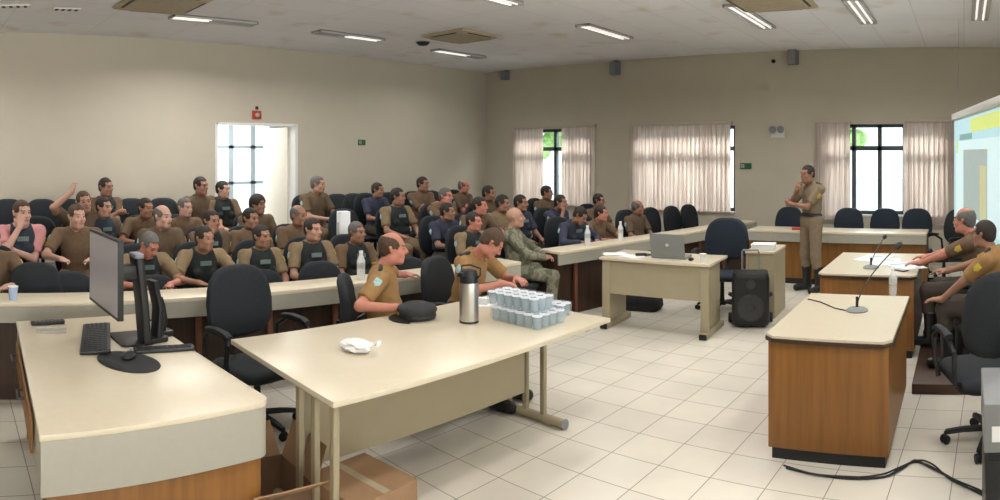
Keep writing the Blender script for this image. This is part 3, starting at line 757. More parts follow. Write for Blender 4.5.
lp = empty('laptop', (*at(668, 259, .75)[:2], .75), math.pi + .12, 'dark grey laptop, lid open with its back to the room, on the cream table', 'laptop')
MB().prism(rrect(.37, .25, .012), .002, .022, Matrix.Translation((0, -.125, 0))).build('keyboard_base', M['greymetal'], lp, bevel=.002)
MX = Matrix.Translation((0, 0, .022)) @ Matrix.Rotation(-.22, 4, 'X')
mb = MB(); mb.prism(rrect(.37, .245, .012), -.004, .004, MX @ Matrix.Translation((0, 0, .125)) @ Matrix.Rotation(R90, 4, 'X')); mb.build('lid', M['greymetal'], lp)
MB().box(-.17, .17, -.0055, -.0042, .015, .235, MX).build('display', M['screenglass'], lp)
MB().lathe([(.018, 0), (.018, .002)], 20, MX @ Matrix.Translation((0, .0045, .13)) @ Matrix.Rotation(-R90, 4, 'X')).build('lid_emblem', M['chrome'], lp)
mb = MB()
for r in range(5):
    for c in range(13): mb.box(-.15 + c * .0232, -.13 + c * .0232, -.03 - r * .02, -.015 - r * .02, .022, .025)
mb.build('keys', M['blackplastic'], lp)
def cup(px, py, z, r, h, m, label, name='plastic_cup', loc=None):
    v = loc or at(px, py, z)
    t = empty(name, (v[0], v[1], z), 0, label, 'cup')
    MB().lathe([(0, .002), (r * .72, .002), (r * .75, 0.0), (r, h), (r * 1.06, h + .002), (r * 1.05, h - .004), (r * .95, h - .004), (r * .72, .006), (0, .006)], 20).build('body', m, t)
    MB().lathe([(r * 1.0, h - .002), (r * 1.08, h), (r * 1.08, h + .004), (r * 1.0, h + .004)], 20).build('rim', M['white'], t)
    return t
cup(703, 262.5, .75, .033, .085, M['white'], 'small white cup beside the laptop on the cream table')
ms2 = empty('computer_mouse', (*at(691, 260.5, .75)[:2], .75), .3, 'dark computer mouse between the laptop and the white cup', 'mouse')
MB().ell((0, 0, .014), (.03, .05, .018), 14, 8).build('shell', M['blackplastic'], ms2); MB().box(-.001, .001, .01, .04, .031, .033).build('button_split', M['greyplastic'], ms2)
for i, (px, py, rz, lab) in enumerate(((615, 254, .3, 'white papers at the counter side of the laptop table'), (632, 256.5, -.4, 'loose white sheets with a grey charger left of the laptop'))):
    v = at(px, py, .75); t = empty('paper_stack', (v.x, v.y, .75), rz, lab, 'papers', None)
    for k in range(3): MB().box(-.12, .12, -.09, .09, .0015 * k + .0005, .0015 * k + .0015, Matrix.Rotation(.25 * k, 4, 'Z')).build('sheet', M['paper'], t)
v = at(641, 256, .75); t = empty('power_adapter', (v.x, v.y, .75), .6, 'black power adapter with coiled cable beside the laptop', 'adapter')
MB().prism(rrect(.12, .055, .01), 0, .03).build('brick', M['blackplastic'], t, bevel=.004)
MB().tube([(.06 + .05 * math.cos(a * .8), .05 * math.sin(a * .8) + .0, .006 + .001 * a) for a in range(12)] , .004, 6).build('cable', M['blackplastic'], t)
v = at(744, 254, .75); t = empty('document_box', (-2.25, 7.30, .75), .15, 'white low box lying on the narrow side table', 'box')
MB().prism(rrect(.26, .20, .01), 0, .055).build('tray', M['white'], t, bevel=.004); MB().prism(rrect(.27, .21, .01), .055, .07).build('lid', M['paper'], t, bevel=.003)

# portable loudspeaker
v = at(747, 328, 0)
sp = empty('portable_speaker', (v.x, v.y + .12, 0), math.atan2(v.y, v.x) - R90, 'black portable loudspeaker with telescopic handle and wheels on the floor', 'speaker')
W_, D_, H_ = .40, .30, .575
MB().loft([[(x * a, y * a, z) for x, y in rrect(W_, D_, .05)] for z, a in ((.03, .94), (.06, 1), (H_ - .05, 1), (H_, .90))]).build('cabinet', M['blackplastic'], sp)
MB().prism(rrect(W_ - .06, H_ - .12, .04), 0, .012, Matrix.Translation((0, -D_ / 2, H_ / 2 + .01)) @ Matrix.Rotation(R90, 4, 'X')).build('grille', M['grille'], sp)
MB().lathe([(.145, .0), (.145, .014), (.128, .020), (.120, .008), (.045, .002), (.04, .012), (0, .018)], 32, Matrix.Translation((0, -D_ / 2 - .010, .22)) @ Matrix.Rotation(R90, 4, 'X')).build('woofer', M['speakercone'], sp)
MB().lathe([(.05, .0), (.05, .012), (.03, .004), (0, .006)], 20, Matrix.Translation((0, -D_ / 2 - .010, .47)) @ Matrix.Rotation(R90, 4, 'X')).build('tweeter', M['speakercone'], sp)
MB().tube([(-.09, D_ / 2 - .03, .5), (-.09, D_ / 2 - .03, .77), (-.08, D_ / 2 - .03, .79), (.08, D_ / 2 - .03, .79), (.09, D_ / 2 - .03, .77), (.09, D_ / 2 - .03, .5)], .010, 8).build('handle', M['greymetal'], sp)
for s in (-1, 1):
    MB().lathe([(0, -.022), (.05, -.022), (.055, 0), (.05, .022), (0, .022)], 18, Matrix.Translation((s * (W_ / 2 + .02), D_ / 2 - .02, .056)) @ Matrix.Rotation(R90, 4, 'Y')).build('wheel', M['softblack'], sp)
    MB().tube([(s * (W_ / 2 - .005), -.05, .32), (s * (W_ / 2 + .03), -.05, .34), (s * (W_ / 2 + .03), .05, .34), (s * (W_ / 2 - .005), .05, .32)], .011, 8).build('side_grip', M['blackplastic'], sp)
v = at(634, 314, 0)
bg = empty('black_bag', (v.x - .10, v.y + .25, 0), .1, 'black bag lying on the floor under the laptop table', 'bag')
MB().loft([[(x * a, y * a + .02 * math.sin(x * 9), z) for x, y in rrect(.62, .30, .09)] for z, a in ((.0, .9), (.05, 1), (.14, .97), (.20, .7), (.215, .4))]).build('bag_body', M['bagblack'], bg, smooth=60)
MB().tube([(-.15, 0, .20), (-.12, 0, .26), (.12, 0, .26), (.15, 0, .20)], .010, 8).build('bag_handle', M['bagblack'], bg)

# ------------------------------------------------------------------ wooden speaker desks on the right
def podium(x0, x1, y0, y1, label, r=.05, side='wood'):
    t = empty('wooden_desk', (x0, y0, 0), 0, label, 'desk', 'wooden desks for the speakers'); W, D = x1 - x0, y1 - y0
    out = [(.0, .05), (.05, 0), (W - .05, 0), (W, .05), (W, D), (0, D)]
    MB().prism(out, .735, .75).build('desktop', M['cream'], t)
    MB().prism([(x + (.006 if x > W / 2 else -.006), y + (-.006 if y < D / 2 else .0)) for x, y in out], .712, .7345).build('edge_band', M['darkwood'], t)
    MB().box(.02, W - .02, .02, .045, .07, .7115).build('front_panel', M['wood'], t, bevel=.002)
    MB().box(.02, .045, .0455, D - .02, .07, .7115).build('side_panel', M['wood'], t)
    MB().box(W - .045, W - .02, .0455, D - .02, .07, .7115).build('side_panel', M[side], t)
    MB().box(.04, W - .04, .035, D - .04, 0, .07).build('plinth', M['blackplastic'], t)
    return t
podium(-1.19, -.42, 3.87, 5.13, 'honey wood desk with cream top nearest the camera on the right, bearing one microphone')
podium(-1.33, -.43, 5.98, 7.3, 'honey wood desk with papers and microphones behind the nearest one', side='darkwood')
bn = empty('long_bench', (-3.06, 9.12, 0), 0, 'long desk with pale apron and honey wood front below the open window', 'desk')
BL = 2.55
MB().box(0, BL, 0, .55, .72, .75).build('desktop', M['cream'], bn, bevel=.003)
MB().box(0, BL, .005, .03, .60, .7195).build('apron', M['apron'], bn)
MB().box(.02, BL - .02, .06, .085, .08, .7195).build('front_panel', M['wood'], bn)
for u in (.0, BL - .03): MB().box(u, u + .03, .085, .53, 0, .7195).build('side_panel', M['wood'], bn)
MB().box(.03, BL - .03, .07, .10, 0, .08).build('plinth', M['blackplastic'], bn)

def mic(px, py, hx, hy, hd, label, base_loc=None):
    v = at(px, py, .75); t = empty('gooseneck_microphone', (v.x, v.y, .75), 0, label, 'microphone', 'gooseneck microphones')
    MB().lathe([(0, 0), (.075, 0), (.078, .008), (.06, .022), (.025, .03), (0, .03)], 24).build('base', M['greymetal'], t)
    d = hd; p = Vector((d * math.sin(phi(hx)), d * math.cos(phi(hx)), HC - (hy - HORIZON) * d / FPX)) - v
    pts = []
    for k in range(11):
        s = k / 10; pts.append((p.x * s ** 1.5, p.y * s ** 1.5, .02 + (p.z - .02) * (s ** .85)))
    MB().tube([(0, 0, .02), (0, 0, .10)], .010, 8).build('stem_collar', M['blackplastic'], t)
    pts[0] = (0, 0, .02)
    MB().tube(pts, .0045, 6).build('gooseneck', M['blackplastic'], t)
    q = (Vector(pts[-1]) - Vector(pts[-2])).normalized(); e = Vector(pts[-1])
    MB().tube([e - q * .01, e + q * .005, e + q * .03, e + q * .055, e + q * .07], [.006, .018, .022, .018, .006], 12).build('windscreen', M['softblack'], t)
    return t
mic(857, 311, 896, 248, 4.95, 'long gooseneck microphone leaning right over the nearest wooden desk')
mic(871, 268, 884, 238, 6.9, 'gooseneck microphone standing on the second wooden desk')
a = at(849, 311, .755); b = at(808, 299, .755)
cb = empty('microphone_cable', (a.x, a.y, .755), 0, 'thin dark cable running from the microphone to the edge of the nearest wooden desk', 'cable')
MB().tube([(0, 0, 0), ((b - a).x * .3, (b - a).y * .3 - .03, 0), ((b - a).x * .7, (b - a).y * .7 + .02, 0), tuple(b - a)], .004, 6).build('wire', M['blackplastic'], cb)
bt_n = 0
def bottle(v, label, h=.22, r=.032, m='bottle'):
    t = empty('water_bottle', v, 0, label, 'bottle', 'water bottles on the counters and desks')
    MB().lathe([(0, 0), (r * .9, 0), (r, .01), (r, h * .35), (r * .92, h * .42), (r, h * .5), (r, h * .66), (r * .45, h * .86), (r * .42, h * .92), (0, h * .92)], 18).build('bottle_body', M[m], t)
    MB().lathe([(0, h * .91), (r * .5, h * .91), (r * .5, h), (0, h)], 14).build('cap', M['white'], t)
    MB().lathe([(r * 1.01, h * .40), (r * 1.01, h * .60)], 18).build('bottle_label', M['patchw'], t)
    return t
bottle(at(893, 295, .75), 'clear water bottle at the back corner of the nearest wooden desk')
for i, (px, py, rz, lab) in enumerate(((886, 262, .1, 'white sheets of paper spread on the second wooden desk'), (905, 266, .5, 'open white document on the right side of the second wooden desk'), (874, 258.5, -.3, 'white page at the back of the second wooden desk'))):
    v = at(px, py, .75); t = empty('paper_stack', (v.x, v.y, .75), rz, lab, 'papers', None)
    MB().box(-.15, .15, -.21, .21, .001, .003 + .0012 * i).build('sheet', M['paper'], t)
    MB().box(-.12, .08, .08, .12, .0031 + .0012 * i, .0038 + .0012 * i).build('printed_block', M['patch'], t)
v = at(900, 268, .75); t = empty('smartphone', (v.x + .02, v.y - .14, .75), .8, 'dark phone beside the papers on the second wooden desk', 'phone')
MB().prism(rrect(.075, .15, .01), 0.001, .010).build('case', M['blackplastic'], t); MB().box(-.033, .033, -.068, .068, .0102, .0108).build('display', M['screenglass'], t)
v = at(790, 233, .75); t = empty('red_folder', (v.x, 9.32, .75), .2, 'red object lying on the long desk beside the standing officer', 'folder')
MB().prism(rrect(.16, .12, .01), 0, .03).build('cover', M['red'], t, bevel=.003)

# cables on the floor
fl = empty('floor_cables', at(790, 466, 0), 0, 'bundle of thin dark cables running along the tiles in front of the nearest wooden desk', 'cable')
o0 = at(790, 466, 0)
for k, off in enumerate((0, .018, -.02)):
    pts = [at(px, py, 0.006) - o0 for px, py in ((786, 468), (815, 474), (850, 479), (884, 477), (900, 468), (915, 462), (932, 467), (955, 480), (980, 494), (1000, 503), (1030, 512))]
    pts = [(p.x + off * math.sin(i * 1.7 + k), p.y + off * math.cos(i * 2.1 + k * 2), .006 + .004 * k) for i, p in enumerate(pts)]
    sm = []
    for i in range(len(pts) - 1):
        for s in (0, .25, .5, .75):
            p0, p1, p2, p3 = [Vector(pts[min(max(j, 0), len(pts) - 1)]) for j in (i - 1, i, i + 1, i + 2)]
            sm.append(tuple(.5 * ((2 * p1) + (p2 - p0) * s + (2 * p0 - 5 * p1 + 4 * p2 - p3) * s * s + (3 * p1 - p0 - 3 * p2 + p3) * s ** 3)))
    MB().tube(sm, .005, 6).build('cable', M['softblack'], fl)

# equipment cabinet at the lower right corner
v = at(985, 388, .72)
cbn = empty('equipment_cabinet', (0.095, 3.02, 0), 0, 'grey and black equipment cabinet cut off by the lower right corner', 'cabinet')
MB().box(0, .6, 0, .5, .04, .50).build('body', M['blackplastic'], cbn, bevel=.006)
MB().box(-.005, .61, -.01, .51, .50, .72).build('top_unit', M['greymetal'], cbn, bevel=.006)
MB().box(.03, .16, -.013, -.009, .55, .62).build('label_plate', M['paper'], cbn)
MB().box(.02, .58, -.004, .0, .08, .46).build('door', M['softblack'], cbn)
for x in (.05, .55):
    for y in (.05, .45): MB().lathe([(0, 0), (.03, 0), (.03, .04), (0, .04)], 12, Matrix.Translation((x, y, 0))).build('foot', M['softblack'], cbn)

# ------------------------------------------------------------------ things on the big table
v = at(469, 322, .75)
fk = empty('thermos_flask', v, 0, 'tall brushed steel flask with black pump lid on the large cream table', 'flask')
r = .063; h = .305
MB().lathe([(0, 0), (r, 0), (r, .012), (r * .98, .014), (0, .014)], 28).build('base', M['blackplastic'], fk)
MB().lathe([(0, .013), (r * .98, .013), (r, .02), (r, h - .06), (r * .96, h - .045), (0, h - .045)], 32).build('body', M['steel'], fk)
MB().lathe([(0, h - .046), (r * .98, h - .046), (r * .98, h - .01), (r * .82, h + .03), (r * .7, h + .036), (0, h + .036)], 28).build('lid', M['blackplastic'], fk)
MB().loft([[(x, y, z) for x, z in ((-.02, h + .0), (.02, h + .0), (.014, h + .025), (-.014, h + .025))] for y in (-.03, -.09)]).build('spout', M['blackplastic'], fk)
MB().tube([(r * .9, .01, h - .02), (r * 1.35, .015, h + .005), (r * 1.3, .02, h + .05), (0, .02, h + .065), (-r * 1.3, .02, h + .05), (-r * 1.35, .015, h + .005), (-r * .9, .01, h - .02)], .006, 6).build('carry_handle', M['blackplastic'], fk)

v = at(417, 318, .75)
cp = empty('uniform_cap', v, -.5, 'black peaked cap with small emblem lying on the large cream table', 'cap')
MB().lathe([(0, .002), (.112, .002), (.116, .012), (.116, .032), (.125, .048), (.115, .066), (.07, .082), (0, .086)], 32, Matrix.Diagonal((1.0, 1.1, 1.25, 1))).build('crown', M['softblack'], cp, smooth=60)
mb = MB(); rings = []
for rr_, zz in ((.108, .016), (.175, .006), (.176, .002), (.108, .010)):
    rings.append([(rr_ * math.sin(a) * .95, -rr_ * math.cos(a) * 1.08, zz) for a in [math.radians(-62 + 124 * i / 14) for i in range(15)]])
mb.loft([*rings, rings[0]], close=False, caps=False); mb.build('peak', M['blackplastic'], cp)
MB().ell((0, -.128, .045), (.016, .005, .02), 12, 8).build('emblem', M['yellow'], cp)
MB().lathe([(.117, .012), (.119, .02), (.117, .03)], 32, Matrix.Diagonal((1.0, 1.1, 1, 1))).build('band', M['blackplastic'], cp)

v = at(357, 352, .75)
bgw = empty('crumpled_bag', v, .4, 'small crumpled white plastic bag on the large cream table', 'plastic bag')
rnd = random.Random(5); rings = []
for j in range(1, 9):
    th = math.pi * j / 9
    rings.append([(.095 * math.sin(th) * math.cos(a) * (1 + .22 * math.sin(3 * a + j) + rnd.uniform(-.09, .09)), .06 * math.sin(th) * math.sin(a) * (1 + .2 * math.cos(4 * a + j * 2) + rnd.uniform(-.09, .09)), max(.001, .036 - .038 * math.cos(th) + rnd.uniform(-.004, .004))) for a in [2 * math.pi * i / 18 for i in range(18)]])
MB().loft(rings).build('crumpled_body', M['bag'], bgw, smooth=25)
MB().loft([[(.07 + q, w_ * math.cos(a), .045 + q * .3 + w_ * .6 * math.sin(a)) for a in [2 * math.pi * i / 8 for i in range(8)]] for q, w_ in ((0, .022), (.03, .012), (.05, .02), (.065, .028))]).build('knot', M['bag'], bgw, smooth=25)
v = at(483, 302, .75); t = empty('paper_stack', (v.x, v.y, .75), .3, 'white sheet on the large table under the writing officer hands', 'papers')
MB().box(-.10, .10, -.14, .14, .001, .004).build('sheet', M['paper'], t); MB().box(-.07, .07, -.10, .09, .0041, .0046).build('printed_block', M['patchw'], t)

def cup_pack(x, y, z, rz, nx, ny, label):
    t = empty('water_cup_pack', (x, y, z), rz, label, 'cup pack', 'packs of sealed water cups')
    s = .072; base = None
    for i in range(nx):
        for j in range(ny):
            px_, py_ = (i - (nx - 1) / 2) * s, (j - (ny - 1) / 2) * s
            if base is None:
                c = MB().lathe([(0, .0), (.022, .0), (.024, .003), (.031, .072), (.033, .078), (0, .078)], 14).build('cup', M['cupplastic'], t)
                l = MB().lathe([(0, .0785), (.034, .0785), (.035, .080), (.034, .082), (0, .082)], 14).build('foil_lid', M['foil'], c)
                base = (c, l); c.location = (px_, py_, 0)
            else:
                c = base[0].copy(); COL.objects.link(c); c.parent = t; c.location = (px_, py_, 0)
                l = base[1].copy(); COL.objects.link(l); l.parent = c
    w, d = nx * s / 2 + .002, ny * s / 2 + .002
    MB().loft([[(x_ * a, y_ * a, zz) for x_, y_ in rrect(2 * w, 2 * d, .03)] for zz, a in ((.001, .96), (.03, 1), (.07, 1), (.088, .97))]).build('shrink_wrap', clear_mat('shrink_wrap', (.85, .9, .95), .16) if 'shrink_wrap' not in bpy.data.materials else bpy.data.materials['shrink_wrap'], t)
    return t
cup_pack(-2.66, 3.49, .75, -.09, 6, 4, 'large shrink-wrapped pack of sealed water cups, the bottom one on the cream table')
cup_pack(-2.73, 3.50, .8395, -.05, 6, 3, 'shrink-wrapped pack of sealed water cups stacked on top of the large pack')
cup_pack(-2.62, 3.735, .75, .1, 3, 2, 'small shrink-wrapped pack of water cups at the right of the stack')

# cups and bottles on the counters
cup(13, 304, .75, .037, .10, M['bluecup'], 'pale blue translucent cup on the left counter at the picture edge', loc=at(13, 300, .75))
bottle(at(361, 279.5, .75) , 'milky white water bottle on the left counter behind the bald officer in front', m='bottlew', h=.25, r=.036)
bottle(at(587.5, 245.5, .75), 'tall clear bottle on the right counter in front of the dark-vested man', m='bottlew', h=.24, r=.035)
bottle(at(620.5, 240.5, .75), 'clear bottle on the right counter nearest the laptop', m='bottlew', h=.24, r=.034)

# cardboard boxes and bin
kb1 = empty('cardboard_box', (-2.60, 2.06, 0), .04, 'closed brown cardboard box under the near end of the large table', 'box')
MB().box(-.20, .20, -.20, .20, 0, .24).build('carton', M['kraft'], kb1, bevel=.004)
MB().box(-.196, .196, -.196, -.003, .2405, .244).box(-.196, .196, .003, .196, .2405, .244).build('lid_flap', M['kraft'], kb1)
MB().box(-.196, .196, -.022, .022, .2445, .2455).build('tape', M['beige'], kb1)
kb2_ = empty('cardboard_box', (-2.88, 1.66, 0), -.12, 'open brown cardboard box with raised flaps beside the closed one', 'box')
a, hh = .20, .24
mb = MB().m(0).box(-a, a, -a, a, 0, .006).box(-a, -a + .006, -a, a, 0, hh).box(a - .006, a, -a, a, 0, hh).box(-a, a, -a, -a + .006, 0, hh).box(-a, a, a - .006, a, 0, hh)
mb.build('carton', M['kraftin'], kb2_)
for k, tl in enumerate((.5, 1.0, .35, .8)):
    MB().box(-a + .01, a - .01, -.003, .003, 0, .19, Matrix.Rotation(k * R90, 4, 'Z') @ Matrix.Translation((0, -a, hh)) @ Matrix.Rotation(tl, 4, 'X')).build('flap', M['kraft'], kb2_)
bn_ = empty('waste_bin', (-3.33, .40 - .18, 0), 0, 'black round waste bin at the lower left corner beside the cream desk', 'bin')
MB().lathe([(0, .004), (.11, .004), (.12, 0), (.15, .29), (.16, .30), (.155, .305), (.143, .295), (.112, .012), (0, .012)], 28).build('body', M['softblack'], bn_)
MB().lathe([(.150, .288), (.165, .292), (.165, .305), (.150, .305)], 28).build('rim', M['blackplastic'], bn_)

# ------------------------------------------------------------------ people: bodies grown as one smooth surface
F32 = np.float32
def V3(*a): return np.array(a, dtype=float)
def rotm(yaw, pitch, roll=0.0):
    """columns: right, front, up of the head; yaw>0 turns to the person's left, pitch>0 looks down"""
    return np.array(Matrix.Rotation(yaw, 3, 'Z') @ Matrix.Rotation(-pitch, 3, 'X') @ Matrix.Rotation(roll, 3, 'Y'))

class Field:
    def __init__(s): s.p = []
    def cap(s, a, b, ra, rb, k=.02, cut=(), sc=None):
        s.p.append(('c', np.array(a, float), np.array(b, float), ra, rb, k, cut)); return s
    def ell(s, c, r, R=None, k=.02, cut=()):
        s.p.append(('e', np.array(c, float), np.eye(3) if R is None else np.array(R, float), np.array(r, float), 0, k, cut)); return s
    def sub(s, c, r, R=None, k=.0):
        s.p.append(('s', np.array(c, float), np.eye(3) if R is None else np.array(R, float), np.array(r, float), 0, k, ())); return s
    def clip(s, pt, n):
        s.p.append(('p', np.array(pt, float), np.array(n, float), 0, 0, 0, ())); return s
    def bounds(s, m=.04):
        lo = np.full(3, 1e9); hi = -lo
        for q in s.p:
            if q[0] == 'c':
                r = max(q[3], q[4]); lo = np.minimum(lo, np.minimum(q[1], q[2]) - r); hi = np.maximum(hi, np.maximum(q[1], q[2]) + r)
            elif q[0] == 'e':
                e = np.sqrt(((q[2] * q[3][None, :]) ** 2).sum(1)); lo = np.minimum(lo, q[1] - e); hi = np.maximum(hi, q[1] + e)
        return lo - m, hi + m
    def mesh(s, base=.018, fine=()):
        lo, hi = s.bounds()
        axes = []
        for k in range(3):
            pts = []; x = lo[k]
            while x < hi[k]:
                pts.append(x); st = base
                for (flo, fhi, h) in fine:
                    if flo[k] - base < x < fhi[k]: st = min(st, h)
                x += st
            pts.append(x); axes.append(np.array(pts))
        X, Y, Z = axes
        G = np.full((len(X), len(Y), len(Z)), 1.0, dtype=F32)
        for q in s.p:
            typ = q[0]; k = q[5]; mg = .05 + k
            if typ == 'c':
                r = max(q[3], q[4]); l = np.minimum(q[1], q[2]) - r - mg; h = np.maximum(q[1], q[2]) + r + mg
            elif typ == 'p': l, h = lo, hi + 1
            else:
                e = np.sqrt(((q[2] * q[3][None, :]) ** 2).sum(1)); l = q[1] - e - mg; h = q[1] + e + mg
            ix = [slice(np.searchsorted(A, l[i]), np.searchsorted(A, h[i])) for i, A in enumerate(axes)]
            if any(i.stop <= i.start for i in ix): continue
            x = X[ix[0]][:, None, None].astype(F32); y = Y[ix[1]][None, :, None].astype(F32); z = Z[ix[2]][None, None, :].astype(F32)
            if typ == 'c':
                a, b = q[1], q[2]; ba = b - a; L2 = max(float(ba @ ba), 1e-9)
                px, py, pz = x - a[0], y - a[1], z - a[2]
                t = np.clip((px * ba[0] + py * ba[1] + pz * ba[2]) / L2, 0, 1)
                d = np.sqrt((px - t * ba[0]) ** 2 + (py - t * ba[1]) ** 2 + (pz - t * ba[2]) ** 2) - (q[3] + (q[4] - q[3]) * t)
            elif typ == 'p':
                d = (x - q[1][0]) * q[2][0] + (y - q[1][1]) * q[2][1] + (z - q[1][2]) * q[2][2]
                G[tuple(ix)] = np.maximum(G[tuple(ix)], d); continue
            else:
                R = q[2]; c = q[1]; px, py, pz = x - c[0], y - c[1], z - c[2]
                u = [(px * R[0, i] + py * R[1, i] + pz * R[2, i]) / q[3][i] for i in range(3)]
                k0 = np.sqrt(u[0] ** 2 + u[1] ** 2 + u[2] ** 2)
                k1 = np.sqrt((u[0] / q[3][0]) ** 2 + (u[1] / q[3][1]) ** 2 + (u[2] / q[3][2]) ** 2) + 1e-9
                d = k0 * (k0 - 1) / k1
            for (pt, n) in q[6]:
                d = np.maximum(d, (x - pt[0]) * n[0] + (y - pt[1]) * n[1] + (z - pt[2]) * n[2])
            g = G[tuple(ix)]
            if typ == 's': G[tuple(ix)] = np.maximum(g, -d); continue
            if k > 0:
                hh = np.clip(.5 + .5 * (g - d) / k, 0, 1); G[tuple(ix)] = g + (d - g) * hh - k * hh * (1 - hh)
            else: G[tuple(ix)] = np.minimum(g, d)
        return surface_nets(G, X, Y, Z)

def surface_nets(G, X, Y, Z):
    ins = G < 0
    n = np.array(G.shape) - 1
    cnt = np.zeros(n, dtype=F32); acc = np.zeros((3, *n), dtype=F32)
    ax = (X, Y, Z)
    def corner(dx, dy, dz): return (slice(dx, dx + n[0]), slice(dy, dy + n[1]), slice(dz, dz + n[2]))
    cor = {}
    for k in range(3):
        o = [i for i in range(3) if i != k]
        for u in (0, 1):
            for v in (0, 1):
                d0 = [0, 0, 0]; d0[o[0]] = u; d0[o[1]] = v; d1 = list(d0); d1[k] = 1
                a, b = G[corner(*d0)], G[corner(*d1)]
                m = (a < 0) != (b < 0)
                t = np.where(m, a / np.where(m, a - b, 1), 0)
                A = ax[k]; sh = [1, 1, 1]; sh[k] = n[k]
                p0 = A[:-1].reshape(sh); dp = np.diff(A).reshape(sh)
                cnt += m
                acc[k] += np.where(m, p0 + t * dp, 0)
                for w, q in ((o[0], u), (o[1], v)):
                    sh = [1, 1, 1]; sh[w] = n[w]
                    acc[w] += np.where(m, (ax[w][q:q + n[w]]).reshape(sh), 0)
    act = cnt > 0
    idx = np.full(n, -1, dtype=np.int64); idx[act] = np.arange(act.sum())
    verts = np.stack([acc[k][act] / cnt[act] for k in range(3)], 1)
    faces = []
    for k in range(3):
        o = [i for i in range(3) if i != k]
        sl0 = [slice(1, -1)] * 3; sl1 = [slice(1, -1)] * 3
        sl0[k] = slice(0, -1); sl1[k] = slice(1, None)
        a, b = ins[tuple(sl0)], ins[tuple(sl1)]
        pos = np.argwhere(a != b)
        flip = a[tuple(pos.T)]
        c = pos.copy(); c[:, o[0]] += 1; c[:, o[1]] += 1   # lattice coordinate of the edge start
        def cell(du, dv):
            q = c.copy(); q[:, o[0]] -= du; q[:, o[1]] -= dv; return idx[tuple(q.T)]
        f = np.stack([cell(0, 0), cell(1, 0), cell(1, 1), cell(0, 1)], 1)
        if k == 1: flip = ~flip
        f[~flip] = f[~flip][:, ::-1]
        faces.append(f)
    faces = np.concatenate(faces)
    return verts, faces[(faces >= 0).all(1)]

def to_mesh(name, vf, mats, midx=None):
    v, f = vf
    me = bpy.data.meshes.new(name)
    me.vertices.add(len(v)); me.vertices.foreach_set('co', v.astype(F32).ravel())
    me.loops.add(4 * len(f)); me.loops.foreach_set('vertex_index', f.astype(np.int32).ravel())
    me.polygons.add(len(f)); me.polygons.foreach_set('loop_start', np.arange(0, 4 * len(f), 4, dtype=np.int32))
    for m in mats: me.materials.append(m)
    if midx is not None: me.polygons.foreach_set('material_index', midx.astype(np.int32))
    me.update(calc_edges=True); me.shade_smooth()
    return me

def ik(S, W, l1, l2, hint):
    S, W, hint = map(lambda q: np.array(q, float), (S, W, hint))
    d = W - S; L = np.linalg.norm(d)
    if L > (l1 + l2) * .999: W = S + d / L * (l1 + l2) * .999; d = W - S; L = np.linalg.norm(d)
    u = d / L; a = (l1 * l1 - l2 * l2 + L * L) / (2 * L); h = math.sqrt(max(0, l1 * l1 - a * a))
    p = hint - u * (hint @ u); p /= np.linalg.norm(p) + 1e-9
    return S + u * a + p * h, W

def unit(v): v = np.array(v, float); return v / (np.linalg.norm(v) + 1e-9)

# a pose: seated or standing joints in a frame whose origin is the floor point below the hips, facing +Y, +X is the person's right
def joints(P):
    J = {}
    lean = P.get('lean', -.12); hz = P.get('hip', .54); ln = math.sin(lean), math.cos(lean)
    H = V3(0, 0, hz)
    def up(dist, y=0, x=0): return H + V3(x, ln[0] * dist + y * ln[1], dist * ln[1] - y * ln[0])
    J['hip'] = H; J['waist'] = up(.16); J['chest'] = up(.33, .0); J['neck'] = up(.485, .0)
    tw = P.get('twist', 0.0)
    for s, n in ((1, 'R'), (-1, 'L')):
        J['sh' + n] = up(.425, -s * tw * .17, s * .178 * math.cos(tw))
        J['hp' + n] = H + V3(s * .095, 0, 0)
    c = P.get('curl', 0.05)      # head carried forward
    J['head'] = up(.615, .035 + c)
    J['headR'] = rotm(P.get('yaw', 0), P.get('pitch', 0) , P.get('roll', 0))
    legs = P.get('legs')
    for s, n in ((1, 'R'), (-1, 'L')):
        if legs == 'stand':
            J['kn' + n] = V3(s * .12, .02, .50); J['an' + n] = V3(s * .14, -.02, .09); J['toe' + n] = J['an' + n] + V3(s * .03, .15, -.055)
        else:
            sp = P.get('spread', .14)
            J['kn' + n] = V3(s * sp + P.get('kneex', 0), .43, hz - .03 - P.get('kneex', 0) * .3); fy = P.get('feet', .40)
            J['an' + n] = V3(s * sp + P.get('ankx', 0), fy, .09); J['toe' + n] = J['an' + n] + V3(s * .02, .15, -.055)
        W, hint = P['arm' + n][:2]
        J['el' + n], J['wr' + n] = ik(J['sh' + n], W, .285, .255, hint)
    return J

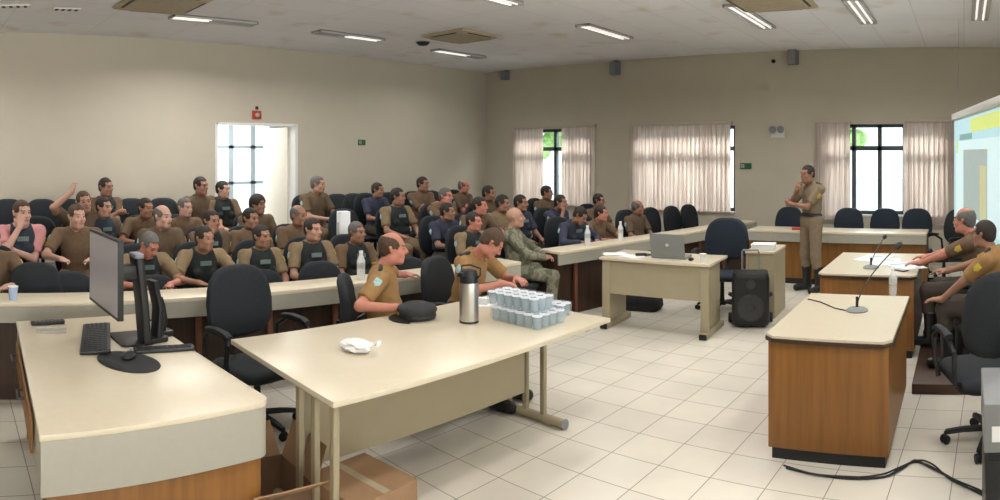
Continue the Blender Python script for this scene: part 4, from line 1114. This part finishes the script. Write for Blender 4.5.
def hand(f, J, n, P, fr=.0085):
    W, E = J['wr' + n], J['el' + n]
    s = 1 if n == 'R' else -1
    arm = P['arm' + n]
    d = unit(arm[2]) if len(arm) > 2 and arm[2] is not None else unit(W - E)
    nrm = unit(arm[3]) if len(arm) > 3 else V3(0, 0, -1)      # palm direction
    nrm = unit(nrm - d * (nrm @ d)); side = np.cross(d, nrm) * (1 if n == 'R' else -1)   # towards the thumb
    curl = arm[4] if len(arm) > 4 else .55
    f.cap(W, W + d * .03, .026, .026, .02)
    for k in range(4):
        o = side * (.030 - .020 * k)
        f.cap(W + d * .012 + o * .6, W + d * .078 + o, .015, .0135, .012)
    for k, L in enumerate((.068, .078, .072, .056)):
        o = side * (.0315 - .021 * k); b = W + d * .082 + o; dd = d; 
        for seg, q in enumerate((.45, .32, .23)):
            a = curl * (seg + .6); dd = unit(d * math.cos(a) + nrm * math.sin(a)); e = b + dd * L * q
            f.cap(b, e, fr * (1.02 - .08 * seg), fr * (.96 - .08 * seg), .003); b = e
    b = W + d * .022 + side * .024; e = b + unit(side * .75 + d * .6 + nrm * .25) * .040
    f.cap(b, e, .0125, .0105, .010); g = e + unit(side * .15 + d * .85 + nrm * .35) * .034; f.cap(e, g, .0100, .0082, .003)

def build_fields(P, hi=False):
    J = joints(P); out = {}
    C = J['head']; R = J['headR']
    hp = lambda x, y, z: C + R @ V3(x, y, z)
    # --- body
    f = Field()
    f.ell(J['hip'] + V3(0, 0, .02), (.15, .105, .11), k=.03)
    f.cap(J['waist'] + V3(-.05, 0, 0), J['waist'] + V3(.05, 0, 0), .085, .085, .05)
    fat = P.get('fat', 0)
    f.ell(J['chest'] + V3(0, 0, -.01), (.145, .10, .18), k=.05)
    f.cap(J['shL'], J['shR'], .05, .05, .05)
    for n in 'RL':
        s = 1 if n == 'R' else -1
        f.cap(J['sh' + n], J['el' + n], .048, .038, .03); f.cap(J['el' + n], J['wr' + n], .040, .026, .015)
        f.cap(J['hp' + n], J['kn' + n], .075, .05, .03); f.cap(J['kn' + n], J['an' + n], .05, .035, .03)
        f.cap(J['an' + n] + V3(0, -.02, -.03), J['toe' + n], .033, .025, .02)
        hand(f, J, n, P)
    f.cap(J['neck'] + V3(0, 0, -.05), hp(0, -.02, -.05), .058, .054, .02)
    # head
    f.ell(hp(0, -.014, .030), (.075, .094, .088), R, .02)
    f.ell(hp(0, .020, -.035), (.060, .068, .080), R, .03)
    f.cap(hp(-.018, .062, -.094), hp(.018, .062, -.094), .020, .020, .03)
    f.cap(hp(-.040, -.0, -.075), hp(.040, -.0, -.075), .030, .030, .03)
    f.cap(hp(-.034, .079, .026), hp(.034, .079, .026), .012, .012, .016)
    for s in (-1, 1):
        f.ell(hp(s * .040, .058, -.028), (.022, .022, .020), R, .02)
        f.cap(hp(s * .078, -.012, -.022), hp(s * .084, -.018, .016), .008, .013, .006)
        f.cap(hp(s * .012, .090, -.030), hp(s * .006, .092, -.030), .009, .009, .008)
    for s in (-1, 1): f.sub(hp(s * .031, .103, .006), (.018, .017, .011), R)
    f.cap(hp(0, .084, .014), hp(0, .107, -.024), .008, .012, .008)
    for s in (-1, 1): f.ell(hp(s * .031, .0745, .005), (.0125, .0125, .0105), R, .002)
    f.cap(hp(-.021, .082, -.056), hp(.021, .082, -.056), .0085, .0085, .006); f.cap(hp(-.016, .080, -.069), hp(.016, .080, -.069), .009, .009, .006)
    e = V3(.11, .12, .13)
    fine = [(C - e, C + e, .0075 if hi else .0095)]
    if hi:
        for n in 'RL':
            w = J['wr' + n]; fine.append((w - .10, w + .11, .0065))
    out['body'] = (f, .016 if hi else .019, fine)
    # --- hair
    for kind in ('short', 'balding', 'long'):
        h = Field(); g = .0065 if kind != 'long' else .020
        h.ell(hp(0, -.014, .032), (.075 + g, .094 + g, .088 + g), R, .0)
        if kind == 'long': h.cap(hp(0, -.05, -.02), hp(0, -.085, -.14), .075, .05, .03)
        else: h.ell(hp(0, -.055, -.020), (.060, .052, .050), R, .02)
        h.sub(hp(0, .070, -.030), (.070, .078, .102), R)
        for s in (-1, 1):
            h.sub(hp(s * .083, .012, -.030), (.030, .036, .040), R)
            if kind != 'long': h.sub(hp(s * .060, .085, .060), (.030, .045, .036), R)
        h.clip(hp(0, 0, -.062 if kind != 'long' else -.20), R @ unit((0, 0, -1)))
        if kind == 'balding': h.sub(hp(0, .040, .105), (.070, .125, .078), R)
        out['hair_' + kind] = (h, .0085, [])
    # --- shirt (short or long sleeves) 
    for kind, q in (('short', .78), ('long', None)):
        h = Field()
        h.ell(J['hip'] + V3(0, 0, .03), (.165, .125, .10), k=.03)
        h.cap(J['waist'] + V3(-.055, fat * .5, 0), J['waist'] + V3(.055, fat * .5, 0), .102 + fat, .102 + fat, .05)
        h.ell(J['chest'] + V3(0, .0, -.01), (.165, .122, .20), k=.05)
        h.cap(J['shL'], J['shR'], .066, .066, .05)
        h.cap(J['neck'] + V3(0, -.005, -.055), J['neck'] + V3(0, .008, .005), .085, .068, .015)
        for n in 'RL':
            S, E, W = J['sh' + n], J['el' + n], J['wr' + n]
            if q:
                c = S + (E - S) * q; u = unit(E - S)
                h.cap(S, E, .068, .062, .02, cut=[(c, u)])
            else:
                h.cap(S, E, .066, .054, .02); h.cap(E, W, .054, .040, .015, cut=[(W - unit(W - E) * .01, unit(W - E))])
        nu = unit(J['neck'] - J['chest'])
        h.sub(J['neck'] + nu * .055 + V3(0, .012, 0), (.060, .062, .055))
        if P.get('legs') == 'stand': h.clip(J['hip'] + V3(0, 0, .06), V3(0, 0, -1))
        out['shirt_' + kind] = (h, .0135 if hi else .016, [])
    # --- collar, shoulder boards, buttons
    h = Field(); nk = J['neck']; nu = unit(J['neck'] - J['chest']); fr = np.cross(nu, V3(1, 0, 0)) * -1
    if fr[1] < 0: fr = -fr
    for s in (-1, 1):
        pts = [nk + nu * .020 - fr * .066, nk + nu * .022 + V3(s * .058, 0, 0) - fr * .030, nk + nu * .012 + V3(s * .064, 0, 0) + fr * .020, nk - nu * .018 + V3(s * .030, 0, 0) + fr * .078]
        for a, b in zip(pts, pts[1:]): h.cap(a, b, .011, .011, .004)
        h.cap(pts[-1], pts[-1] - nu * .03 + V3(s * .03, 0, 0) + fr * .006, .011, .009, .004)
        h.cap(pts[2], pts[-1] - nu * .03 + V3(s * .03, 0, 0) + fr * .004, .009, .009, .008)
    out['collar'] = (h, .008, [])
    for s, n in ((1, 'R'), (-1, 'L')):
        h = Field(); a = J['sh' + n] + (J['neck'] - J['sh' + n]) * .42 + nu * .052; b = J['sh' + n] + V3(s * .02, 0, .060)
        h.cap(a, b, .016, .019, .003); out['board_' + n] = (h, .009, [])
    # --- vest
    h = Field()
    h.cap(J['waist'] + V3(-.06, .0, .0), J['waist'] + V3(.06, .0, .0), .122, .122, .04)
    h.ell(J['chest'] + V3(0, .0, -.005), (.172, .148, .205), k=.04)
    h.cap(J['shL'] * .62 + J['shR'] * .38, J['shR'] * .62 + J['shL'] * .38, .082, .082, .04)
    ps = [(J['chest'] + V3(0, .14, -.02 - .08 * k), .05) for k in (0, 1)]
    for s in (-1, 1):
        for k in (0, 1): h.ell(J['chest'] + V3(s * .075, .125 + .01 * k, -.05 - .11 * k), (.05, .035, .045), k=.01)
    nu = unit(J['neck'] - J['chest'])
    h.sub(J['neck'] + nu * .03 + V3(0, .03, 0), (.075, .085, .08))
    for n in 'RL': h.sub(J['sh' + n] + (J['sh' + n] - J['neck']) * .22, (.075, .12, .12))
    h.clip(J['waist'] - nu * .06, -nu)
    out['vest'] = (h, .016, [])
    # --- trousers
    h = Field()
    h.ell(J['hip'] + V3(0, 0, -.005), (.172, .132, .115), k=.03)
    for n in 'RL':
        a, k_, t = J['hp' + n], J['kn' + n], J['an' + n]
        bt = P.get('boot', .10)
        h.cap(a, k_, .098, .072, .03); h.cap(k_, t, .072, .058, .03, cut=[(t + V3(0, 0, .05 if bt < .2 else bt - .03), V3(0, 0, -1))])
    h.clip(J['hip'] + V3(0, 0, .10), V3(0, 0, 1))
    out['trousers'] = (h, .0175, [])
    # --- belt
    h = Field(); bz = J['hip'] + V3(0, 0, .085)
    h.ell(J['hip'] + V3(0, 0, .03), (.178, .138, .13), k=.02, cut=[(bz + V3(0, 0, .024), V3(0, 0, 1)), (bz - V3(0, 0, .024), V3(0, 0, -1))])
    out['belt'] = (h, .013, [])
    for n in 'RL':
        h = Field(); t, toe = J['an' + n], J['toe' + n]
        bh = P.get('boot', .10)
        h.cap(t + V3(0, 0, bh), t, .070 if bh > .2 else .064, .054, .02, cut=[(t + V3(0, 0, bh), V3(0, 0, 1))]); h.cap(t + V3(0, -.03, -.035), toe + V3(0, 0, .01), .046, .044, .03)
        h.clip(V3(0, 0, 0.002), V3(0, 0, -1))
        out['boot_' + n] = (h, .012, [])
    top = (C + R @ V3(0, -.014, .032))[2] + .088 + .011
    return out, J, top

TPL = {}
def template(pose):
    if pose in TPL: return TPL[pose]
    P = POSES[pose]; fl, J, top = build_fields(P, P.get('hi', False))
    TPL[pose] = dict(fields=fl, J=J, top=top, meshes={}, P=P)
    return TPL[pose]
def tmesh(pose, key, name, m):
    T = template(pose)
    if key not in T['meshes']:
        f, base, fine = T['fields'][key]
        vf = f.mesh(base, fine)
        if key == 'body':
            v, fc = vf; c = v[fc].mean(1); R = T['J']['headR']; l = (c - T['J']['head']) @ R
            mi = np.zeros(len(fc), int)
            ax = np.abs(l[:, 0])
            mi[(np.abs(ax - .031) < .0095) & (np.abs(l[:, 2] - .006) < .0048) & (l[:, 1] > .06)] = 1
            mi[(ax < .023) & (np.abs(l[:, 2] + .062) < .009) & (l[:, 1] > .078)] = 2
            mi[(np.abs(ax - .033) < .020) & (np.abs(l[:, 2] - .029) < .0042) & (l[:, 1] > .06)] = 3
            me = to_mesh(name, vf, [m, M['eye'], M['lip'], M['brow']], mi)
        else:
            me = to_mesh(name, vf, [m])
        T['meshes'][key] = me
    return T['meshes'][key]
def part(pose, key, name, m, parent):
    me = tmesh(pose, key, name, m)
    o = bpy.data.objects.new(name, me); COL.objects.link(o); o.parent = parent
    if me.materials[0] is not m:
        o.material_slots[0].link = 'OBJECT'; o.material_slots[0].material = m
    return o

D_ = V3
UPL, DN = (0, 0, 1), (0, 0, -1)
# arm = (wrist target, elbow hint, hand direction, palm direction, finger curl)
lapR = ((.13, .30, .66), (.6, -.6, -.4), (-.35, .9, -.1), (0, 0, -1), .45); lapL = ((-.13, .30, .66), (-.6, -.6, -.4), (.35, .9, -.1), (0, 0, -1), .45)
foldR = ((-.10, .20, .86), (.8, -.2, -.7), (-.95, .2, .1), (0, -1, 0), .35); foldL = ((.11, .235, .82), (-.8, -.2, -.7), (.95, .1, .1), (0, -1, 0), .35)
foreR = ((.14, .42, .78), (.9, -.1, -.5), (-.35, .9, 0), (0, 0, -1), .35); foreL = ((-.14, .42, .78), (-.9, -.1, -.5), (.35, .9, 0), (0, 0, -1), .35)
clR = ((.05, .33, .70), (.8, -.4, -.4), (-.7, .6, 0), (0, 0, -1), .5); clL = ((-.05, .35, .71), (-.8, -.4, -.4), (.7, .5, 0), (0, 0, -1), .5)
chinR = ((.035, .19, 1.03), (.5, .4, -.8), (-.15, -.15, .9), (0, -1, .2), .7)
chinL = ((-.035, .19, 1.03), (-.5, .4, -.8), (.15, -.15, .9), (0, -1, .2), .7)
hangR = ((.36, .10, .62), (.8, -.6, 0), (.1, .8, -.5), (-1, 0, 0), .5)
upR = ((.16, .16, 1.27), (.9, .1, -.5), (-.3, -.35, .85), (-.6, -.5, .2), .5)
POSES = {
    'lap': dict(armR=lapR, armL=lapL, yaw=.42),
    'lapleft': dict(armR=lapR, armL=lapL, yaw=.62, lean=-.16),
    'fold': dict(armR=foldR, armL=foldL, yaw=.40, lean=-.12),
    'fore': dict(armR=foreR, armL=foreL, lean=.08, yaw=.5),
    'foredown': dict(armR=foreR, armL=foreL, lean=.20, pitch=.55, curl=.08, yaw=.45),
    'clasp': dict(armR=clR, armL=clL, lean=-.02, yaw=.5),
    'chin': dict(armR=chinR, armL=foldL[:1] + ((-.8, -.2, -.7), (.95, .1, .1), (0, -1, 0), .35), lean=.04, yaw=.35),
    'raised': dict(armR=upR, armL=lapL, yaw=.1, lean=-.05, roll=.12),
}

# ------------------------------------------------------------------ the people
POSES.update({
    'stand': dict(legs='stand', hip=.95, lean=-.03, hi=True, yaw=.10, pitch=.05, boot=.26, armR=((.06, .20, 1.36 - .02), (.6, .2, -.8), (-.3, .0, .95), (0, -1, 0), .8),
                  armL=((.13, .24, 1.17), (-.8, -.1, -.7), (.95, .2, .1), (0, -1, .2), .4)),
    'camo': dict(armR=clR, armL=clL, lean=-.20, yaw=.15, pitch=-.12, hi=True, spread=.17, fat=.03, boot=.16),
    'write': dict(hi=True, lean=.24, pitch=.75, yaw=.55, curl=.10, spread=.12, feet=.62, kneex=.24, ankx=.50,
                  armR=((.15, .44, .81), (.9, -.2, -.6), (-.4, .9, -.05), (0, 0, -1), .6), armL=((-.10, .45, .81), (-.9, -.2, -.6), (.5, .85, -.05), (0, 0, -1), .35)),
})
def wl(w, loc, rz):
    x, y = w[0] - loc[0], w[1] - loc[1]; c, s = math.cos(-rz), math.sin(-rz)
    return (x * c - y * s, x * s + y * c, w[2])
AM = (-3.77, 3.20); AMR = -.72
POSES['bald'] = dict(hi=True, lean=-.02, yaw=.0, pitch=.03, fat=.035, twist=.05,
    armR=(wl((-3.38, 2.98, .815), AM, AMR), (.6, -.6, -.5), (-.5, .85, -.05), (0, 0, -1), .4),
    armL=(wl((-4.22, 3.86, .815), AM, AMR), (-.5, -.2, -.8), (-.5, .85, -.05), (0, 0, -1), .25))

def person(pose, loc, rz, sc, label, shirt='khaki', sleeve='short', vest=None, hair='short', haircol='hairdark', skin='skin', trouser=None, boot='boot', belt=None, name='person', group=None, patch=True):
    t = empty('person', loc, rz, label, 'person', group); t.scale = (sc, sc, sc)
    part(pose, 'body', 'body', M[skin], t)
    if hair: part(pose, 'hair_' + hair, 'hair', M[haircol], t)
    part(pose, 'shirt_' + sleeve, 'shirt', M[shirt], t)
    part(pose, 'trousers', 'trousers', M[trouser or shirt], t)
    if vest: v = part(pose, 'vest', 'vest', M[vest], t)
    if belt: part(pose, 'belt', 'belt', M[belt], t)
    for n in 'RL': part(pose, 'boot_' + n, 'boot', M[boot], t)
    if not vest and shirt != 'navyshirt': part(pose, 'collar', 'collar', M[shirt], t)
    if shirt in ('mustard', 'standkhaki'): [part(pose, 'board_' + n, 'shoulder_board', M['softblack'], t) for n in 'RL']
    J = template(pose)['J']
    ch = J['chest']; lean = template(pose)['P'].get('lean', -.12)
    if vest and patch:
        MB().box(-.055, .055, -.004, .004, -.022, .022, Matrix.Translation(Vector((.0, ch[1] + (.152), ch[2] + .045))) @ Matrix.Rotation(lean * -1, 4, 'X')).build('chest_patch', M['vestpatch'], t)
    if patch:
        for n, s in (('R', 1), ('L', -1)):
            S, E = J['sh' + n], J['el' + n]; u = Vector(E - S).normalized(); c = Vector(S + (E - S) * .30)
            out = Vector((s, -.15, 0)); out = (out - u * out.dot(u)).normalized(); w = u.cross(out)
            Mx = Matrix.Translation(c + out * .066) @ Matrix(((w.x, u.x, out.x, 0), (w.y, u.y, out.y, 0), (w.z, u.z, out.z, 0), (0, 0, 0, 1)))
            MB().loft([[(a * q, b * q * 1.15, z) for a, b in ((-.026, -.03), (.026, -.03), (.026, .012), (0, .034), (-.026, .012))] for q, z in ((1, -.006), (1, .003), (.9, .0045))], M4=Mx).build('sleeve_patch', M['patch'] if n == 'R' else M['yellow'], t)
    return t

occ = {}
def seat_chair(label, x, y, z, rz, group='black chairs of the audience', src=mchair, first=[True]):
    if src is mchair and first[0]: c = mchair; first[0] = False
    else: c = copy_tree(src)
    place(c, x, y, z, rz, label, group)
    c.location.x, c.location.y = x, y
    return c
ROWS = {2: 1.02, 3: 1.80, 4: 2.62, 5: 3.48}
ELEV = {2: 0.0, 3: .05, 4: .12, 5: .26, 1: 0.0}
def rowpos(px, off):
    t = math.tan(-phi(px)); Y = (5.0 + off) / (t + .157); return -Y * t, Y
# px of head, picture row of head top, row, pose, turn, clothes, label
P_ = [
 (-8, 226, 2, 'fore', 0, dict(shirt='khaki', skin='skin3'), 'brown-uniformed person cut off by the left picture edge, arm reaching in by the blue cup'),
 (22, 199, 3, 'chin', .15, dict(shirt='pink', vest='navyvest', trouser='trouser', haircol='hairbrown', skin='skin3'), 'person in dark vest with pinkish sleeves resting the head on one hand, far left'),
 (77, 203, 3, 'fore', -.1, dict(shirt='khaki', skin='skin3', haircol='hairbrown'), 'brown-shirted person leaning forward and turned sideways above the desk monitor'),
 (84, 190, 4, 'raised', .1, dict(shirt='khaki2', haircol='hairbrown'), 'brown-shirted person with raised elbow directly behind the one above the monitor'),
 (106, 177, 5, 'fold', .25, dict(shirt='khaki', vest='vest', skin='skin2'), 'person with folded arms alone high in the back row, left part of the room'),
 (104, 196, 4, 'lap', .3, dict(shirt='khaki2', vest='navyvest', skin='skin'), 'person in navy vest sitting just below the folded-arms person of the back row'),
 (146, 197, 4, 'fore', .0, dict(shirt='khaki', skin='skin2'), 'brown-shirted dark-haired person leaning right of the navy-vested one'),
 (163, 204, 3, 'clasp', .1, dict(shirt='khaki2', hair='balding', haircol='hairgrey', skin='skin3'), 'balding person in olive-brown shirt with forearms together, left centre of the audience'),
 (185, 197, 4, 'lap', .1, dict(shirt='khaki', haircol='hairgrey', skin='skin3'), 'grey-haired brown-shirted person behind the balding olive-brown one'),
 (201, 176, 5, 'lap', .2, dict(shirt='khaki2', skin='skin2', hair='short'), 'person in brown high against the wall just left of the doorway'),
 (223, 180, 5, 'lapleft', .1, dict(shirt='khaki', vest='vest', skin='skin3'), 'dark-vested person seen against the left edge of the bright doorway'),
 (212, 209, 3, 'chin', .0, dict(shirt='khaki2', vest='vest', skin='skin2'), 'dark-vested person with hand at the chin below the left edge of the doorway'),
 (258, 194, 4, 'lap', .1, dict(shirt='khaki2', skin='skin2', hair='long'), 'long dark-haired person seen against the bright doorway'),
 (251, 207, 3, 'lap', .0, dict(shirt='khaki', skin='skin2'), 'brown-uniformed person with light sleeve patch in front of the long-haired one'),
 (150, 231, 2, 'foredown', .1, dict(shirt='tan', vest='vest', haircol='hairgrey', skin='skinred'), 'black-vested person looking down, between the monitor stand and the black office chair'),
 (205, 225, 2, 'fore', .0, dict(shirt='tan', vest='vest', skin='skin2'), 'black-vested dark-haired person right behind the backrest of the black office chair'),
 (262, 224, 2, 'lap', .0, dict(shirt='tan', vest='vest', skin='skin2', haircol='hairdark'), 'black-vested person with tan sleeves in the front row below the doorway'),
 (299, 204, 3, 'clasp', .0, dict(shirt='khaki', hair='balding', haircol='hairgrey', skin='skin2'), 'balding brown-shirted person at the right edge of the doorway'),
 (313, 217, 2, 'lap', -.05, dict(shirt='tan', vest='vest', skin='skin', patch=True), 'black-vested person with tan patched sleeve, front row under the balding one'),
 (318, 175, 5, 'clasp', .25, dict(shirt='khaki2', skin='skin', haircol='hairgrey'), 'grey-haired person in brown alone in the back row right of the doorway'),
 (378, 182, 5, 'clasp', .1, dict(shirt='navyshirt', skin='skin2', trouser='trouser', patch=False), 'person in a plain navy t-shirt in the back row among empty chairs'),
 (357, 224, 2, 'lap', .0, dict(shirt='khaki', vest='vest', haircol='hairgrey', skin='skin2'), 'grey-haired black-vested person just left of the bald officer at the large table'),
 (398, 187, 4, 'lapleft', .0, dict(shirt='tan', vest='vest', skin='skin2'), 'black-vested person with olive sleeves leaning back, hands in lap, above the bald officer'),
 (423, 176, 5, 'fold', .0, dict(shirt='khaki', skin='skin2'), 'brown-shirted dark-haired person with folded arms in the back row, centre'),
 (446, 187, 4, 'chin', .0, dict(shirt='khaki', skin='skinred', haircol='hairgrey'), 'ruddy grey-haired person with hand raised to the face, centre of the audience'),
 (448, 202, 3, 'clasp', .05, dict(shirt='navyshirt', vest='navyvest', skin='skin2', trouser='trouser'), 'person in navy vest and blue-grey sleeves, centre of the audience'),
 (464, 179, 5, 'fold', .1, dict(shirt='khaki2', skin='skinred', hair='balding', haircol='hairgrey'), 'bald person in brown in the back row left of the room corner'),
 (474, 211, 2, 'lap', .0, dict(shirt='tan', vest='vest', skin='skinred'), 'black-vested person with tan sleeves just above the writing officer'),
 (480, 196, 3, 'fore', .0, dict(shirt='khaki2', skin='skinred'), 'dark-haired person in olive-brown directly behind the vested one above the writing officer'),
 (489, 185, 4, 'lap', .0, dict(shirt='khaki2', skin='skin2'), 'brown-shirted person in the back row right at the room corner'),
 (503, 194, 3, 'clasp', -.05, dict(shirt='tan', skin='skin2'), 'person in light brown shirt with hands together left of the corner window'),
 (521, 194, 3, 'lap', .0, dict(shirt='navyshirt', vest='navyvest', skin='skin2', trouser='trouser'), 'person in dark navy below the left edge of the corner window'),
 (547, 185, 4, 'lap', .1, dict(shirt='khaki2', skin='skin2'), 'backlit person in brown in front of the gap of the corner window'),
 (561, 194, 3, 'chin', .0, dict(shirt='navyshirt', vest='navyvest', skin='skin2'), 'dark-clad person with raised forearm below the corner window blind'),
 (581, 206, 2, 'foredown', -.1, dict(shirt='navyshirt', sleeve='long', vest='navyvest', skin='skin2', trouser='trouser'), 'person in black jacket leaning over the right counter by the first tall bottle'),
 (599, 193, 3, 'lap', -.05, dict(shirt='khaki', vest='vest', skin='skin2'), 'dark-vested person under the right edge of the corner window'),
 (602, 206, 2, 'fore', -.05, dict(shirt='khaki', skin='skinred'), 'ruddy person in brown leaning forward between the two bottles'),
 (638, 203, 2, 'lap', -.1, dict(shirt='khaki2', skin='skin2', hair='balding', haircol='hairgrey'), 'brown-uniformed person sitting alone left of the laptop, beneath the window blind'),
]
used = []
for (px, top, row, pose, turn, kw, lab) in P_:
    x, y = rowpos(px, ROWS[row]); T = template(pose)
    rz = RF - .155 + turn * 1.0
    # head sits a little forward of the hips: shift the hips so that the head lands on its column
    hx = Vector((T['J']['head'][0], T['J']['head'][1], 0)); hx.rotate(Euler((0, 0, rz)))
    x2, y2 = x, y - 0.0
    dd = math.hypot(x + hx.x, y + hx.y); ph = phi(px)
    # slide along the row so that hips + head offset project on px
    for _ in range(6):
        cur = math.atan2(x2 + hx.x, y2 + hx.y); e = ph - cur; y2 += -e * dd / abs(math.sin(ph)) * -1 * (1) * (1 if True else 1); x2 = -5.0 + .157 * y2 - ROWS[row]
    hd = math.hypot(x2 + hx.x, y2 + hx.y)
    zt = HC - (top - HORIZON) * hd / FPX
    el = ELEV[row]; sc = (zt - el) / T['top']
    sc = min(1.10, max(.90, sc))
    person(pose, (x2, y2, el), rz, sc, lab, group='seated people of the audience', **kw)
    seat_chair(' '.join(('black chair under the ' + lab[0].lower() + lab[1:].split(',')[0]).split()[:16]), x2, y2 - 0, el, rz)
    used.append((x2, y2, row))
# empty chairs in view
EMPTY = [(8, 5, 'empty black chair in the back row at the left picture edge'), (43, 5, 'empty black chair in the back row left of the raised elbow'), (70, 5, 'empty black chair in the back row behind the raised elbow'),
         (135, 5, 'empty black chair in the back row right of the folded-arms person'), (167, 5, 'empty black chair in the back row above the balding olive-brown person'), (345, 5, 'first of the empty black chairs right of the doorway, back row'),
         (362, 5, 'empty black chair touching the navy t-shirt person on the left'), (397, 5, 'empty black chair right of the navy t-shirt person'), (352, 4, 'large dark empty chair below the two back-row ones right of the doorway'),
         (38, 4, 'empty black chair in the fourth row behind the head-resting person'), (440, 5, 'empty black chair between two people of the back row, centre'),
         (36, 1, 'empty navy-black chair at the counter, far left'), (70, 1, 'empty navy-black chair at the counter just left of the monitor'), (158, 1, 'empty chair at the counter right of the monitor stand'),
         (270, 1, 'empty chair at the counter right of the black office chair'), (331, 1, 'empty chair at the counter left of the bald officer'), (420, 1, 'empty chair at the counter between the bald and the writing officer')]
for (px, row, lab) in EMPTY:
    off = .46 if row == 1 else ROWS[row]
    x, y = rowpos(px, off)
    c = seat_chair(lab, x, y, ELEV[row], RF - .155)
    if row == 1:
        top = {36: 263, 70: 272, 158: 283, 270: 272, 331: 262, 420: 268}[px]
        c.scale = (1, 1, min(1, max(.80, (HC - (top - HORIZON) * math.hypot(x - .22, y) / FPX) / 1.0)))
for px, yy, lab in ((663, 9.35, 'empty black chair behind the right counter, nearest the laptop'), (684, 9.75, 'middle one of the three empty chairs behind the right counter'), (701, 10.15, 'empty chair behind the right counter, farthest of the three')):
    x = onback(px, yy); c = seat_chair(lab, x, yy, 0, RF - .15, 'empty chairs behind the right counter')
for px, lab, rz_ in ((847, 'empty navy chair below the left pane of the open window', .05), (882, 'empty navy chair below the right pane of the open window', -.08), (917, 'empty navy chair in front of the gathered blind', .06), (784, 'empty navy chair left of the standing officer', -.1)):
    x = onback(px, 10.0); c = seat_chair(lab, x, 10.0, 0, math.pi + rz_, 'empty navy chairs behind the long desk', src=c727 if 0 else mchair)
    for ch in c.children:
        if ch.name.startswith(('seat', 'backrest')): ch.material_slots[0].link = 'OBJECT'; ch.material_slots[0].material = M['chairblue']
c = copy_tree(task); place(c, -.28, 9.3, 0, 2.2, 'dark office chair standing at the right end of the long desk')

# seated officers in front
person('bald', (AM[0], AM[1], 0), AMR, .99, 'bald officer in brown-gold uniform with blue-white sleeve patch, seated at the large table', shirt='mustard', hair='balding', haircol='hairbrown', skin='skinred', trouser='trouser')
c = copy_tree(task); c.scale = (1, 1, .90); place(c, AM[0] - .02, AM[1] - .03, 0, AMR, 'black office chair under the bald officer at the large table')
AN = (-3.86, 4.16)
person('write', (AN[0], AN[1], 0), RF + .22, 1.0, 'officer in mustard uniform bent over the table, writing, behind the flask', shirt='mustard', haircol='hairbrown', skin='skinred', trouser='trouser')
c = copy_tree(task); c.scale = (1, 1, .90); place(c, AN[0] - .03, AN[1], 0, RF + .30, 'black office chair under the writing officer at the large table')
person('camo', (-4.70, 6.0, 0), RF + .50, .96, 'bald person in olive camouflage uniform sitting in the gap between the counters', shirt='camo', sleeve='long', hair=None, skin='skin', trouser='camo', boot='brownboot', patch=False)
seat_chair('black chair under the camouflage-clad person in the gap between the counters', -4.70, 6.0, 0, RF + .50)
person('stand', (-2.02, 8.72, 0), math.pi / 2 + .35 + .5, 1.0, 'standing officer in khaki uniform and black boots, hand raised to the face', shirt='standkhaki', belt='softblack', haircol='hairdark', skin='skin2', trouser='standkhaki')

# two officers seated at the right edge, facing the wooden desks
OF1 = (.12, 6.12); OF2 = (.27, 5.45); OE = .08
def rpose(loc, rz, wR, wL, **kw):
    return dict(hi=True, lean=.06, armR=(wl(wR, loc, rz), (.7, -.5, -.6), wl2(kw.pop('dR', (-1, .0, 0)), rz), (0, 0, -1), .35), armL=(wl(wL, loc, rz), (-.7, -.5, -.6), wl2((-1, .0, 0), rz), (0, 0, -1), .35), **kw)
def wl2(d, rz): return wl((d[0], d[1], d[2]), (0, 0), rz)
RZ1 = 1.25; RZ2 = 1.15
POSES['right1'] = rpose(OF1, RZ1, (-.50, 6.42, .80 - OE), (-.47, 6.22, .80 - OE), yaw=-.1, boot=.24)
POSES['right2'] = rpose(OF2, RZ2, (-.34, 5.86, .72), (-.20, 5.45, .60 ), yaw=-.1, boot=.26, fat=.02)
person('right1', (OF1[0], OF1[1], OE), RZ1, 1.0, 'farther of the two brown-uniformed officers seated at the right edge, balding', shirt='khaki', hair='balding', haircol='hairgrey', skin='skinred', trouser='trouser')
person('right2', (OF2[0], OF2[1], OE), RZ2, .96, 'nearer of the two brown-uniformed officers seated at the right edge, dark-haired, in black boots', shirt='mustard', haircol='hairdark', skin='skin2', trouser='trouser')
for loc, rz, lab in ((OF1, RZ1, 'black office chair under the farther officer at the right edge'), (OF2, RZ2, 'black office chair under the nearer officer at the right edge')):
    c = copy_tree(task); c.scale = (1, 1, .88); place(c, loc[0] + .03, loc[1], OE, rz, lab)
import time
